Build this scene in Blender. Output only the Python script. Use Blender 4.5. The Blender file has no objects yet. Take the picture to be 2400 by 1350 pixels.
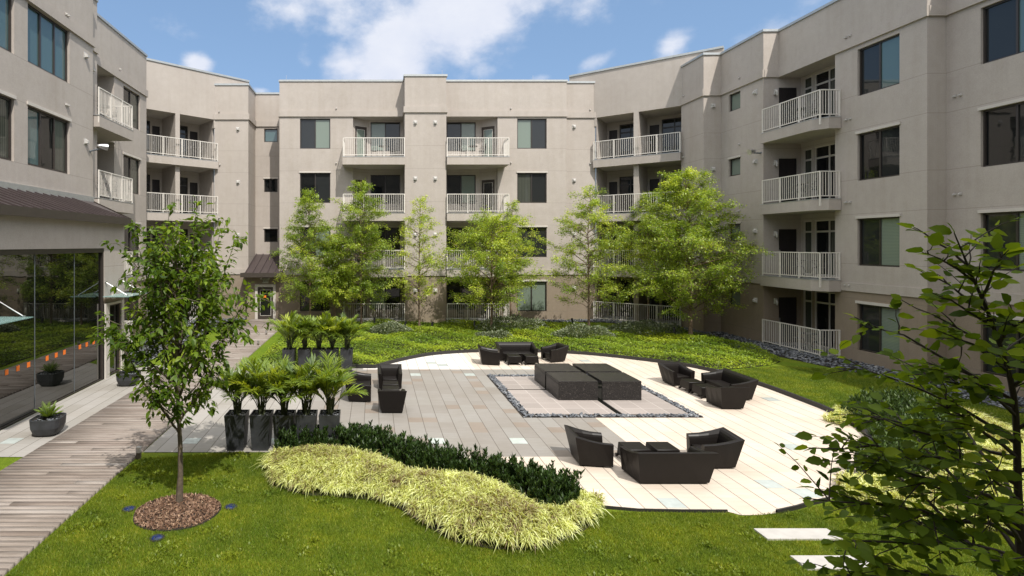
import bpy, bmesh, math, random
import numpy as np
from mathutils import Vector, Matrix
R = math.radians
random.seed(7)
rng = np.random.default_rng(11)
scene = bpy.context.scene
C = scene.collection

# ------------------------------------------------------------------ camera
CAMH = 4.45
FPX = 1275.0
cd = bpy.data.cameras.new('camera')
cam = bpy.data.objects.new('camera', cd); C.objects.link(cam)
cam.location = (0, 0, CAMH); cam.rotation_euler = (R(90), 0, 0)
cd.sensor_fit = 'HORIZONTAL'; cd.sensor_width = 36.0; cd.lens = 36.0 * FPX / 2400
cd.shift_x = (1200 - 877) / 2400; cd.shift_y = (574 - 675) / 2400
cd.clip_start = 0.05; cd.clip_end = 2000
scene.camera = cam
scene.render.engine = 'CYCLES'

# ------------------------------------------------------------------ sun, sky, exposure
LIGHT = Vector((-0.40, 1.0, -1.46)).normalized()
sd = bpy.data.lights.new('sun', 'SUN'); sd.energy = 4.1; sd.angle = R(0.55); sd.color = (1.0, 0.955, 0.89)
sun = bpy.data.objects.new('sun', sd); C.objects.link(sun)
sun.location = (10, -30, 40)
sun.rotation_euler = LIGHT.to_track_quat('-Z', 'Y').to_euler()
scene.view_settings.view_transform = 'Standard'
scene.view_settings.look = 'None'
scene.view_settings.exposure = 0.25
scene.view_settings.gamma = 1.0

def cloud_world():
    w = bpy.data.worlds.new('World'); scene.world = w; w.use_nodes = True
    nt = w.node_tree; N = nt.nodes; L = nt.links
    N.clear()
    out = N.new('ShaderNodeOutputWorld'); bg = N.new('ShaderNodeBackground')
    sky = N.new('ShaderNodeTexSky'); sky.sky_type = 'NISHITA'; sky.sun_disc = False
    sky.sun_elevation = math.asin(-LIGHT.z); sky.sun_rotation = math.atan2(-LIGHT.x, -LIGHT.y)
    sky.air_density = 1.0; sky.dust_density = 0.6; sky.ozone_density = 1.2; sky.altitude = 50
    tc = N.new('ShaderNodeTexCoord')
    sep = N.new('ShaderNodeSeparateXYZ'); L.new(tc.outputs['Generated'], sep.inputs[0])
    def m(op, a, b=None, c=None):
        n = N.new('ShaderNodeMath'); n.operation = op
        for i, v in enumerate((a, b, c)):
            if v is None: continue
            if isinstance(v, (int, float)): n.inputs[i].default_value = v
            else: L.new(v, n.inputs[i])
        return n.outputs[0]
    az = m('ARCTAN2', sep.outputs[0], sep.outputs[1])
    el = m('ARCSINE', sep.outputs[2])
    nz = N.new('ShaderNodeTexNoise'); nz.inputs['Scale'].default_value = 7.0; nz.inputs['Detail'].default_value = 9; nz.inputs['Roughness'].default_value = 0.58
    mp = N.new('ShaderNodeMapping'); mp.inputs['Scale'].default_value = (1, 1, 1.5); L.new(tc.outputs['Generated'], mp.inputs[0]); L.new(mp.outputs[0], nz.inputs['Vector'])
    # cloud banks: azimuth, elevation, half-widths (rad), tilt, strength
    def ad(x, y):
        dx = (x - 877) / FPX; dz = (574 - y) / FPX
        return math.atan2(dx, 1), math.asin(dz / math.sqrt(1 + dx * dx + dz * dz))
    banks = [((930, 130), .13, .075, .5, 1.0), ((1090, 30), .20, .085, .45, 1.05), ((820, 160), .10, .05, .2, .75), ((712, 150), .03, .035, 0, .6),
             ((690, 5), .10, .05, .1, .42), ((468, 150), .026, .018, 0, .95), ((1128, 165), .03, .022, .2, .55),
             ((1400, 140), .05, .02, .45, .6), ((1590, 95), .055, .022, .5, .62), ((1860, 40), .10, .03, .5, .5), ((1270, 185), .03, .012, 0, .6),
             ((610, 212), .03, .01, 0, .6), ((1000, -160), .25, .12, .3, .9), ((300, -300), .4, .08, .2, .8), ((1900, -400), .5, .1, .3, .8)]
    tot = None
    for (px, rx, ry, tilt, st) in banks:
        a0, e0 = ad(*px)
        da = m('SUBTRACT', az, a0); de = m('SUBTRACT', el, e0)
        ca, sa = math.cos(tilt), math.sin(tilt)
        u = m('MULTIPLY_ADD', da, ca / rx, m('MULTIPLY', de, sa / rx))
        v = m('MULTIPLY_ADD', da, -sa / ry, m('MULTIPLY', de, ca / ry))
        r2 = m('ADD', m('MULTIPLY', u, u), m('MULTIPLY', v, v))
        g = m('MULTIPLY', m('EXPONENT', m('MULTIPLY', r2, -1.0)), st)
        tot = g if tot is None else m('MAXIMUM', tot, g)
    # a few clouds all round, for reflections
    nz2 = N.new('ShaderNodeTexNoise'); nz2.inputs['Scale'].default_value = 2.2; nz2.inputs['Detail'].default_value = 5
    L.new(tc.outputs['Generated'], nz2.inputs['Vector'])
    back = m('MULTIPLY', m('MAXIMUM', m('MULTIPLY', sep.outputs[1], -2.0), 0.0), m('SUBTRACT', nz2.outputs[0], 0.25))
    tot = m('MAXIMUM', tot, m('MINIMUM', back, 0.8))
    dens = m('ADD', tot, m('MULTIPLY', m('SUBTRACT', nz.outputs[0], 0.5), 1.9))
    mr = N.new('ShaderNodeMapRange'); mr.interpolation_type = 'SMOOTHSTEP'
    mr.inputs['From Min'].default_value = 0.26; mr.inputs['From Max'].default_value = 0.92
    mr.inputs['To Max'].default_value = 0.93
    L.new(dens, mr.inputs['Value'])
    cl = N.new('ShaderNodeMixRGB'); cl.inputs[1].default_value = (4.7, 5.3, 6.9, 1); cl.inputs[2].default_value = (8.2, 8.2, 8.4, 1)
    L.new(nz.outputs[0], cl.inputs[0])
    hz = N.new('ShaderNodeMixRGB'); hz.inputs[0].default_value = 0.45; hz.inputs[2].default_value = (2.7, 4.5, 7.4, 1); L.new(sky.outputs[0], hz.inputs[1])
    mix = N.new('ShaderNodeMixRGB'); L.new(mr.outputs[0], mix.inputs[0]); L.new(hz.outputs[0], mix.inputs[1]); L.new(cl.outputs[0], mix.inputs[2])
    # unseen bright cloud added overhead and sunward as fill for the shaded walls
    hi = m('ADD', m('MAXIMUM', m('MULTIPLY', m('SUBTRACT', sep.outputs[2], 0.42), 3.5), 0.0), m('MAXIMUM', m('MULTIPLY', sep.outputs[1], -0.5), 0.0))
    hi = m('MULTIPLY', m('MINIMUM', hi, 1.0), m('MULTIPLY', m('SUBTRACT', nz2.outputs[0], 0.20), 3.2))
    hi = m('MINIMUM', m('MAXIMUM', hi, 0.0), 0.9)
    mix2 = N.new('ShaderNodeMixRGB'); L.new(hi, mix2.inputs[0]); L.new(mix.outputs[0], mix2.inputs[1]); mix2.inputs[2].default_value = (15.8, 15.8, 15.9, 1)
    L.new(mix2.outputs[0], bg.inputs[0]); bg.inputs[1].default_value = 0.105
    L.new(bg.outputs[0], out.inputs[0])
cloud_world()

# ------------------------------------------------------------------ helpers
def P(x, y, z=0.0):
    """photo pixel -> point on the horizontal plane z"""
    s = (y - 574.0) / (CAMH - z)
    return ((x - 877) / s, FPX / s)
def Q(x, y, Y):
    return Vector(((x - 877) / FPX * Y, Y, CAMH + (574 - y) / FPX * Y))

def setp(o, label=None, cat=None, group=None, kind=None):
    if label: o['label'] = label
    if cat: o['category'] = cat
    if group: o['group'] = group
    if kind: o['kind'] = kind
    return o
def empty(name, loc, label, cat, group=None, rz=0):
    o = bpy.data.objects.new(name, None); C.objects.link(o)
    o.location = loc; o.rotation_euler = (0, 0, rz); o.empty_display_size = 0.2
    return setp(o, label, cat, group)
def copy_tree(o, parent=None):
    c = o.copy(); C.objects.link(c)
    if parent is not None: c.parent = parent
    for ch in list(o.children): copy_tree(ch, c)
    return c
def place(proto, used, loc, rz, label, group=None, sc=None):
    o = proto if not used else copy_tree(proto)
    o.location = loc; o.rotation_euler = (0, 0, rz); o['label'] = label
    if sc: o.scale = sc
    if group: o['group'] = group
    return o
def addobj(name, me, parent=None, world=True):
    o = bpy.data.objects.new(name, me); C.objects.link(o)
    if parent is not None:
        o.parent = parent
        if world and parent.type == 'EMPTY': o.matrix_parent_inverse = Matrix.Translation(-Vector(parent.location))
    return o

class MB:
    def __init__(s): s.v = []; s.f = []; s.m = []; s.mi = 0
    def quad(s, *p):
        i = len(s.v); s.v += [tuple(q) for q in p]; s.f.append(tuple(range(i, i + len(p)))); s.m.append(s.mi)
    def hexa(s, p):   # 8 points: bottom 0-3, top 4-7
        i = len(s.v); s.v += [tuple(q) for q in p]
        for f in ((3, 2, 1, 0), (4, 5, 6, 7), (0, 1, 5, 4), (1, 2, 6, 5), (2, 3, 7, 6), (3, 0, 4, 7)):
            s.f.append(tuple(i + k for k in f)); s.m.append(s.mi)
    def box(s, x0, x1, y0, y1, z0, z1):
        s.hexa([(x0, y0, z0), (x1, y0, z0), (x1, y1, z0), (x0, y1, z0), (x0, y0, z1), (x1, y0, z1), (x1, y1, z1), (x0, y1, z1)])
    def fbox(s, fr, u0, u1, d0, d1, z0, z1):
        s.hexa([fr(u0, d1, z0), fr(u1, d1, z0), fr(u1, d0, z0), fr(u0, d0, z0), fr(u0, d1, z1), fr(u1, d1, z1), fr(u1, d0, z1), fr(u0, d0, z1)])
    def prism(s, pts, z0, z1):
        n = len(pts); i = len(s.v)
        s.v += [(p[0], p[1], z0) for p in pts] + [(p[0], p[1], z1) for p in pts]
        s.f.append(tuple(i + k for k in reversed(range(n)))); s.f.append(tuple(i + n + k for k in range(n))); s.m += [s.mi] * 2
        for k in range(n):
            s.f.append((i + k, i + (k + 1) % n, i + n + (k + 1) % n, i + n + k)); s.m.append(s.mi)
    def tube(s, pts, rad, n=6, cap=True):
        pts = [Vector(p) for p in pts]
        if not hasattr(rad, '__len__'): rad = [rad] * len(pts)
        i0 = len(s.v); up = Vector((0, 0, 1))
        prev = None
        for k, p in enumerate(pts):
            d = (pts[min(k + 1, len(pts) - 1)] - pts[max(k - 1, 0)])
            if d.length < 1e-9: d = Vector((0, 0, 1))
            d.normalize()
            if prev is None:
                a = d.cross(up)
                if a.length < 1e-3: a = Vector((1, 0, 0))
            else:
                a = prev - d * prev.dot(d)
                if a.length < 1e-4: a = d.orthogonal()
            a.normalize(); b = d.cross(a); prev = a
            for j in range(n):
                t = 2 * math.pi * j / n
                s.v.append(tuple(p + (a * math.cos(t) + b * math.sin(t)) * rad[k]))
        for k in range(len(pts) - 1):
            for j in range(n):
                a = i0 + k * n + j; b = i0 + k * n + (j + 1) % n
                s.f.append((a, b, b + n, a + n)); s.m.append(s.mi)
        if cap:
            s.f.append(tuple(i0 + j for j in reversed(range(n)))); s.f.append(tuple(i0 + (len(pts) - 1) * n + j for j in range(n))); s.m += [s.mi] * 2
    def lathe(s, prof, c=(0, 0, 0), n=16):
        i0 = len(s.v)
        for r, z in prof:
            for j in range(n):
                t = 2 * math.pi * j / n; s.v.append((c[0] + r * math.cos(t), c[1] + r * math.sin(t), c[2] + z))
        for k in range(len(prof) - 1):
            for j in range(n):
                a = i0 + k * n + j; b = i0 + k * n + (j + 1) % n
                s.f.append((a, b, b + n, a + n)); s.m.append(s.mi)
        s.f.append(tuple(i0 + j for j in reversed(range(n)))); s.f.append(tuple(i0 + (len(prof) - 1) * n + j for j in range(n))); s.m += [s.mi] * 2
    def build(s, name, mat, parent=None, smooth=False, world=True, bevel=0):
        me = bpy.data.meshes.new(name); me.from_pydata(s.v, [], s.f)
        mats = mat if isinstance(mat, (list, tuple)) else [mat]
        for m in mats: me.materials.append(m)
        if len(mats) > 1:
            for p, k in zip(me.polygons, s.m): p.material_index = k
        if smooth:
            for p in me.polygons: p.use_smooth = True
            me.set_sharp_from_angle(angle=R(34))
        me.update()
        o = addobj(name, me, parent, world)
        if bevel:
            b = o.modifiers.new('b', 'BEVEL'); b.width = bevel; b.segments = 2; b.limit_method = 'ANGLE'; b.angle_limit = R(40)
        return o

def npmesh(name, V, F, mat, parent=None, tint=None, smooth=False, world=True):
    """V (n,3), F (m,k) -> mesh object, optional per-face tint"""
    V = np.asarray(V, np.float32); F = np.asarray(F, np.int32)
    me = bpy.data.meshes.new(name); k = F.shape[1]
    me.vertices.add(len(V)); me.vertices.foreach_set('co', V.ravel())
    me.loops.add(F.size); me.loops.foreach_set('vertex_index', F.ravel())
    me.polygons.add(len(F)); me.polygons.foreach_set('loop_start', np.arange(0, F.size, k, dtype=np.int32))
    me.polygons.foreach_set('loop_total', np.full(len(F), k, np.int32))
    if smooth: me.polygons.foreach_set('use_smooth', np.ones(len(F), bool))
    me.update(calc_edges=True)
    if tint is not None:
        at = me.attributes.new('tint', 'FLOAT', 'FACE'); at.data.foreach_set('value', np.asarray(tint, np.float32))
    me.materials.append(mat)
    return addobj(name, me, parent, world)

def unit(a): return a / np.maximum(np.linalg.norm(a, axis=-1, keepdims=True), 1e-9)
def leaf_template(n=3, w=0.5, fold=0.12, droop=0.15, serr=0.0):
    ts = np.linspace(0, 1, n + 1); V = []; F = []
    for i, t in enumerate(ts):
        ww = w * 0.5 * (math.sin(math.pi * t ** 0.8) ** 0.85 if 0 < t < 1 else 0.0) + 0.004
        if serr and i % 2: ww *= 1 + serr
        z = -droop * t * t
        V += [(-ww, t, z + fold * ww * 2), (0, t, z), (ww, t, z + fold * ww * 2)]
    for i in range(n):
        a = 3 * i
        F += [(a, a + 1, a + 4, a + 3), (a + 1, a + 2, a + 5, a + 4)]
    return np.array(V, float), np.array(F)
DIAMOND = (np.array([(0, 0, 0), (0.27, 0.45, 0.03), (0, 1, -0.05), (-0.27, 0.5, 0.03)], float), np.array([(0, 1, 2, 3)]))
def scatter(tpl, pos, d, size, up=None, roll=0.5):
    TV, TF = tpl; n = len(pos)
    y = unit(d)
    if up is None: up = np.tile(np.array([0, 0, 1.0]), (n, 1))
    up = up + rng.normal(0, roll, (n, 3))
    x = unit(np.cross(y, up)); z = np.cross(x, y)
    s = np.asarray(size).reshape(-1, 1, 1)
    V = pos[:, None, :] + s * (TV[None, :, 0:1] * x[:, None, :] + TV[None, :, 1:2] * y[:, None, :] + TV[None, :, 2:3] * z[:, None, :])
    F = TF[None] + (np.arange(n) * len(TV))[:, None, None]
    return V.reshape(-1, 3), F.reshape(-1, TF.shape[1]), len(TF)

def in_poly(pts, poly):
    x, y = pts[:, 0], pts[:, 1]; ins = np.zeros(len(pts), bool); n = len(poly)
    for i in range(n):
        x0, y0 = poly[i]; x1, y1 = poly[(i + 1) % n]
        c = ((y0 > y) != (y1 > y)) & (x < (x1 - x0) * (y - y0) / ((y1 - y0) or 1e-9) + x0)
        ins ^= c
    return ins
def sample_poly(poly, n):
    a = np.array(poly); lo, hi = a.min(0), a.max(0); out = []
    tot = 0
    while tot < n:
        p = rng.uniform(lo, hi, (n * 2, 2)); p = p[in_poly(p, poly)]; out.append(p); tot += len(p)
    return np.concatenate(out)[:n]
def poly_area(poly):
    a = 0
    for i in range(len(poly)):
        x0, y0 = poly[i]; x1, y1 = poly[(i + 1) % len(poly)]; a += x0 * y1 - x1 * y0
    return abs(a) / 2
def spline(pts, sub=6, closed=False):
    out = []; n = len(pts)
    rngi = range(n) if closed else range(n - 1)
    for i in rngi:
        g = lambda k: np.array(pts[k % n] if closed else pts[min(max(k, 0), n - 1)], float)
        p0, p1, p2, p3 = g(i - 1), g(i), g(i + 1), g(i + 2)
        for j in range(sub):
            t = j / sub
            out.append(tuple(0.5 * ((2 * p1) + (-p0 + p2) * t + (2 * p0 - 5 * p1 + 4 * p2 - p3) * t * t + (-p0 + 3 * p1 - 3 * p2 + p3) * t ** 3)))
    if not closed: out.append(tuple(map(float, pts[-1])))
    return out

# ------------------------------------------------------------------ materials
class NT:
    def __init__(s, name):
        s.mat = bpy.data.materials.new(name); s.mat.use_nodes = True
        s.t = s.mat.node_tree; s.N = s.t.nodes; s.L = s.t.links
        s.b = s.N['Principled BSDF']; s.out = s.N['Material Output']
        s.geo = None
    def pos(s):
        if s.geo is None: s.geo = s.N.new('ShaderNodeNewGeometry')
        return s.geo.outputs['Position']
    def sep(s, v):
        n = s.N.new('ShaderNodeSeparateXYZ'); s.L.new(v, n.inputs[0]); return n.outputs
    def m(s, op, a, b=None, c=None, clamp=False):
        n = s.N.new('ShaderNodeMath'); n.operation = op; n.use_clamp = clamp
        for i, v in enumerate((a, b, c)):
            if v is None: continue
            if isinstance(v, (int, float)): n.inputs[i].default_value = v
            else: s.L.new(v, n.inputs[i])
        return n.outputs[0]
    def noise(s, scale, detail=4, vec=None, rough=0.55, stretch=None):
        n = s.N.new('ShaderNodeTexNoise'); n.inputs['Scale'].default_value = scale; n.inputs['Detail'].default_value = detail; n.inputs['Roughness'].default_value = rough
        v = vec if vec is not None else s.pos()
        if stretch:
            mp = s.N.new('ShaderNodeMapping'); mp.inputs['Scale'].default_value = stretch; s.L.new(v, mp.inputs[0]); v = mp.outputs[0]
        s.L.new(v, n.inputs['Vector']); return n.outputs[0]
    def ramp(s, f, stops):
        n = s.N.new('ShaderNodeValToRGB'); e = n.color_ramp.elements
        while len(e) < len(stops): e.new(0.5)
        for i, (p, c) in enumerate(stops): e[i].position = p; e[i].color = (*c, 1)
        s.L.new(f, n.inputs[0]); return n.outputs[0]
    def mix(s, f, a, b, mode='MIX'):
        n = s.N.new('ShaderNodeMixRGB'); n.blend_type = mode
        for i, v in enumerate((f, a, b)):
            if isinstance(v, (int, float)): n.inputs[i].default_value = v
            elif isinstance(v, tuple): n.inputs[i].default_value = (*v, 1)
            else: s.L.new(v, n.inputs[i])
        return n.outputs[0]
    def rng(s, f, a, b, c, d):
        n = s.N.new('ShaderNodeMapRange'); s.L.new(f, n.inputs[0])
        for i, v in enumerate((a, b, c, d)): n.inputs[i + 1].default_value = v
        return n.outputs[0]
    def set(s, **k):
        for key, v in k.items():
            inp = s.b.inputs[{'color': 'Base Color', 'rough': 'Roughness', 'metal': 'Metallic', 'ior': 'IOR', 'spec': 'Specular IOR Level', 'coat': 'Coat Weight'}[key]]
            if isinstance(v, (int, float)): inp.default_value = v
            elif isinstance(v, tuple): inp.default_value = (*v, 1)
            else: s.L.new(v, inp)
        return s
    def bump(s, h, strength=0.3, dist=0.01):
        n = s.N.new('ShaderNodeBump'); n.inputs['Strength'].default_value = strength; n.inputs['Distance'].default_value = dist
        s.L.new(h, n.inputs['Height']); s.L.new(n.outputs[0], s.b.inputs['Normal']); return s
    def attr(s, name):
        n = s.N.new('ShaderNodeAttribute'); n.attribute_name = name; return n.outputs['Fac']
def plain(name, col, rough=0.6, metal=0.0, var=0.12, scale=9, spec=0.5, bump=0.0):
    t = NT(name); n = t.noise(scale, 5)
    t.set(color=t.mix(t.rng(n, .3, .7, 0, 1), tuple(c * (1 - var) for c in col), tuple(min(1, c * (1 + var)) for c in col)), rough=rough, metal=metal, spec=spec)
    if bump: t.bump(t.noise(scale * 12, 3), bump, 0.004)
    return t.mat

def mat_stucco(name='stucco', brown=True):
    t = NT(name); x, y, z = t.sep(t.pos())
    big = t.noise(0.35, 4); fine = t.noise(34, 4, rough=0.7); mid = t.noise(3.5, 5)
    cream = t.mix(t.rng(big, .3, .7, 0, 1), (0.415, 0.370, 0.332), (0.465, 0.418, 0.376))
    tan = t.mix(t.rng(big, .3, .7, 0, 1), (0.255, 0.205, 0.155), (0.295, 0.24, 0.185))
    low = t.m('LESS_THAN', z, 2.68)
    col = t.mix(low, cream, tan) if brown else cream
    col = t.mix(1.0, col, t.ramp(fine, [(0.25, (.86, .86, .86)), (0.7, (1.05, 1.05, 1.05))]), 'MULTIPLY')
    col = t.mix(1.0, col, t.ramp(mid, [(0.3, (.95, .945, .93)), (0.75, (1.02, 1.02, 1.02))]), 'MULTIPLY')
    streak = t.noise(1.0, 5, stretch=(3.5, 3.5, 0.16))
    col = t.mix(1.0, col, t.ramp(streak, [(0.33, (.955, .95, .935)), (0.55, (1, 1, 1))]), 'MULTIPLY')
    under = t.m('PINGPONG', t.m('ADD', z, 3.2 * 5 - 9.6), 1.6)
    dirt = t.m('MULTIPLY', t.rng(under, 0.0, 0.55, 1.0, 0.0), t.rng(t.noise(1.0, 5, stretch=(6, 6, 0.3)), .48, .66, 0, 1))
    col = t.mix(t.m('MULTIPLY', dirt, 0.08), col, (0.22, 0.19, 0.16))
    lines = None
    for z0 in (10.13, 8.82):
        fr = t.m('PINGPONG', t.m('ADD', z, 3.2 * 5 - z0), 1.6)   # distance to the nearest joint
        l = t.m('LESS_THAN', fr, 0.009)
        lines = l if lines is None else t.m('MAXIMUM', lines, l)
    lines = t.m('MULTIPLY', lines, t.m('LESS_THAN', z, 11.0))
    col = t.mix(t.m('MULTIPLY', lines, 0.42), col, (0.16, 0.14, 0.12))
    t.set(color=col, rough=0.92, spec=0.15); t.bump(fine, 0.35, 0.006)
    return t.mat
def mat_pane(name, base, stripes=0.0, ior=1.5, vertical=False):
    t = NT(name); x, y, z = t.sep(t.pos())
    col = base
    if stripes:
        w = t.m('PINGPONG', t.m('ADD', x, y) if vertical else z, 0.045 if vertical else 0.026)
        k = t.rng(w, 0, 0.026, 1 - stripes, 1.0)
        col = t.mix(1.0, base, t.ramp(k, [(0, (0, 0, 0)), (1, (1, 1, 1))]), 'MULTIPLY')
    wav = t.noise(0.9, 2)
    t.set(color=col, rough=0.02 if not stripes else 0.04, ior=ior)
    t.bump(wav, 0.05, 0.05)
    return t.mat
def mat_leaf(name, c0, c1, c2=None, trans=0.35, rough=0.45, patch=0.0, gloss=0.12):
    t = NT(name); a = t.attr('tint')
    stops = [(0.0, c0), (1.0, c1)] if c2 is None else [(0.0, c0), (0.6, c1), (1.0, c2)]
    col = t.ramp(a, stops)
    if patch:
        n = t.noise(patch, 5); col = t.mix(1.0, col, t.ramp(n, [(0.3, (.58, .70, .78)), (0.5, (.95, .97, .95)), (0.7, (1.35, 1.22, 1.0))]), 'MULTIPLY')
    N, L = t.N, t.L
    d = N.new('ShaderNodeBsdfDiffuse'); L.new(col, d.inputs[0])
    tr = N.new('ShaderNodeBsdfTranslucent')
    L.new(t.mix(1.0, col, (1.35, 1.25, 0.55), 'MULTIPLY'), tr.inputs[0])
    mx = N.new('ShaderNodeMixShader'); mx.inputs[0].default_value = trans; L.new(d.outputs[0], mx.inputs[1]); L.new(tr.outputs[0], mx.inputs[2])
    g = N.new('ShaderNodeBsdfGlossy'); g.inputs['Roughness'].default_value = rough; g.inputs[0].default_value = (1, 1, 1, 1)
    fr = N.new('ShaderNodeLayerWeight'); fr.inputs[0].default_value = 0.25
    m2 = N.new('ShaderNodeMixShader'); L.new(t.m('MULTIPLY_ADD', fr.outputs['Fresnel'], gloss, gloss * 0.35), m2.inputs[0])
    L.new(mx.outputs[0], m2.inputs[1]); L.new(g.outputs[0], m2.inputs[2]); L.new(m2.outputs[0], t.out.inputs[0])
    return t.mat
def mat_lawn():
    t = NT('lawn'); a = t.noise(0.55, 5); b = t.noise(60, 3); c = t.noise(7, 4)
    col = t.ramp(a, [(0.3, (0.10, 0.165, 0.014)), (0.52, (0.145, 0.205, 0.018)), (0.72, (0.20, 0.235, 0.028))])
    col = t.mix(1.0, col, t.ramp(b, [(0.3, (.5, .55, .5)), (0.7, (1.25, 1.2, 1.1))]), 'MULTIPLY')
    col = t.mix(1.0, col, t.ramp(c, [(0.3, (.82, .86, .8)), (0.7, (1.12, 1.1, 1.05))]), 'MULTIPLY')
    t.set(color=col, rough=0.9, spec=0.1); t.bump(b, 0.8, 0.03)
    return t.mat
def mat_pavers():
    t = NT('pavers'); x, y, z = t.sep(t.pos())
    u = t.m('DIVIDE', t.m('SUBTRACT', x, 0.12), 0.37); v = t.m('DIVIDE', t.m('SUBTRACT', y, 11.39), 0.37)
    iu = t.m('FLOOR', u)
    wn0 = t.N.new('ShaderNodeTexWhiteNoise'); wn0.noise_dimensions = '1D'; t.L.new(iu, wn0.inputs['W'])
    v2 = t.m('DIVIDE', t.m('ADD', v, t.m('FLOOR', t.m('MULTIPLY', wn0.outputs[0], 3.0))), 2.0)   # double-length pavers, staggered
    iv = t.m('FLOOR', v2); ivs = t.m('FLOOR', v)
    cv = t.N.new('ShaderNodeCombineXYZ'); t.L.new(iu, cv.inputs[0]); t.L.new(iv, cv.inputs[1])
    wn = t.N.new('ShaderNodeTexWhiteNoise'); wn.noise_dimensions = '2D'; t.L.new(cv.outputs[0], wn.inputs['Vector'])
    cs = t.N.new('ShaderNodeCombineXYZ'); t.L.new(iu, cs.inputs[0]); t.L.new(ivs, cs.inputs[1])
    wn2 = t.N.new('ShaderNodeTexWhiteNoise'); wn2.noise_dimensions = '2D'; t.L.new(cs.outputs[0], wn2.inputs['Vector'])
    r, r2 = wn.outputs[0], wn2.outputs[0]
    grey = t.ramp(r, [(0.0, (0.245, 0.225, 0.200)), (0.5, (0.265, 0.246, 0.222)), (1.0, (0.280, 0.266, 0.243))])
    grey = t.mix(t.m('GREATER_THAN', r2, 0.88), grey, t.ramp(r, [(0, (0.24, 0.20, 0.165)), (1, (0.262, 0.224, 0.188))]))
    cream = t.ramp(r, [(0.0, (0.57, 0.485, 0.40)), (1.0, (0.62, 0.535, 0.45))])
    pale = t.ramp(r, [(0.0, (0.64, 0.60, 0.55)), (1.0, (0.70, 0.66, 0.62))])
    walk = t.ramp(r, [(0.0, (0.305, 0.288, 0.26)), (1.0, (0.36, 0.34, 0.315))])
    front = t.m('LESS_THAN', y, 11.40); right = t.m('GREATER_THAN', x, 5.66); backb = t.m('GREATER_THAN', y, 19.4)
    cr = t.m('MAXIMUM', front, t.m('MAXIMUM', right, backb))
    cr = t.m('MULTIPLY', cr, t.m('GREATER_THAN', x, -0.4))
    pl = t.m('MULTIPLY', backb, t.m('LESS_THAN', x, 3.6))
    col = t.mix(t.m('LESS_THAN', x, -2.0), grey, walk)
    col = t.mix(cr, col, t.mix(pl, cream, pale))
    lay = t.noise(2.5, 5, stretch=(1.0, 5.0, 1.0)); st = t.noise(0.8, 4); fine = t.noise(90, 3, rough=.7)
    col = t.mix(1.0, col, t.ramp(lay, [(0.3, (.94, .935, .925)), (0.7, (1.03, 1.03, 1.03))]), 'MULTIPLY')
    col = t.mix(1.0, col, t.ramp(st, [(0.35, (.93, .915, .89)), (0.6, (1.0, 1.0, 1.0))]), 'MULTIPLY')
    col = t.mix(1.0, col, t.ramp(fine, [(0.25, (.90, .90, .90)), (0.75, (1.05, 1.05, 1.05))]), 'MULTIPLY')
    fu = t.m('PINGPONG', u, 0.5); fv = t.m('PINGPONG', v2, 0.5)
    ju = t.m('LESS_THAN', fu, 0.020); jv = t.m('LESS_THAN', fv, 0.006)
    col = t.mix(t.m('MULTIPLY', jv, 0.35), col, (0.2, 0.17, 0.14))
    col = t.mix(t.m('MULTIPLY', ju, 0.85), col, (0.09, 0.075, 0.06))
    t.set(color=col, rough=0.75, spec=0.25)
    t.bump(t.m('SUBTRACT', 1.0, ju), 0.5, 0.006)
    return t.mat
def mat_tiles():
    t = NT('tiles'); x, y, z = t.sep(t.pos())
    u = t.m('DIVIDE', t.m('SUBTRACT', x, 4.07), 0.525); v = t.m('DIVIDE', t.m('SUBTRACT', y, 14.2), 0.5)
    cv = t.N.new('ShaderNodeCombineXYZ'); t.L.new(t.m('FLOOR', u), cv.inputs[0]); t.L.new(t.m('FLOOR', v), cv.inputs[1])
    wn = t.N.new('ShaderNodeTexWhiteNoise'); wn.noise_dimensions = '2D'; t.L.new(cv.outputs[0], wn.inputs['Vector'])
    col = t.ramp(wn.outputs[0], [(0, (0.285, 0.25, 0.225)), (1, (0.35, 0.305, 0.275))])
    f = t.noise(80, 3, rough=.7); col = t.mix(1.0, col, t.ramp(f, [(0.3, (.85, .85, .85)), (0.7, (1.08, 1.08, 1.08))]), 'MULTIPLY')
    j = t.m('MAXIMUM', t.m('LESS_THAN', t.m('PINGPONG', u, 0.5), 0.014), t.m('LESS_THAN', t.m('PINGPONG', v, 0.5), 0.014))
    col = t.mix(t.m('MULTIPLY', j, 0.8), col, (0.52, 0.47, 0.43))
    t.set(color=col, rough=0.7, spec=0.3); return t.mat
def mat_wood():
    t = NT('weathered_wood'); a = t.attr('tint')
    g = t.noise(1.0, 6, stretch=(1.6, 26, 20), rough=0.65); p = t.noise(0.7, 3)
    col = t.ramp(a, [(0, (0.20, 0.16, 0.135)), (0.5, (0.275, 0.235, 0.205)), (1, (0.36, 0.325, 0.295))])
    col = t.mix(1.0, col, t.ramp(g, [(0.3, (.72, .68, .66)), (0.5, (1, 1, 1)), (0.72, (1.25, 1.25, 1.25))]), 'MULTIPLY')
    col = t.mix(1.0, col, t.ramp(p, [(0.3, (.85, .83, .8)), (0.7, (1.1, 1.1, 1.1))]), 'MULTIPLY')
    t.set(color=col, rough=0.8, spec=0.2); t.bump(g, 0.3, 0.006); return t.mat
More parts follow.
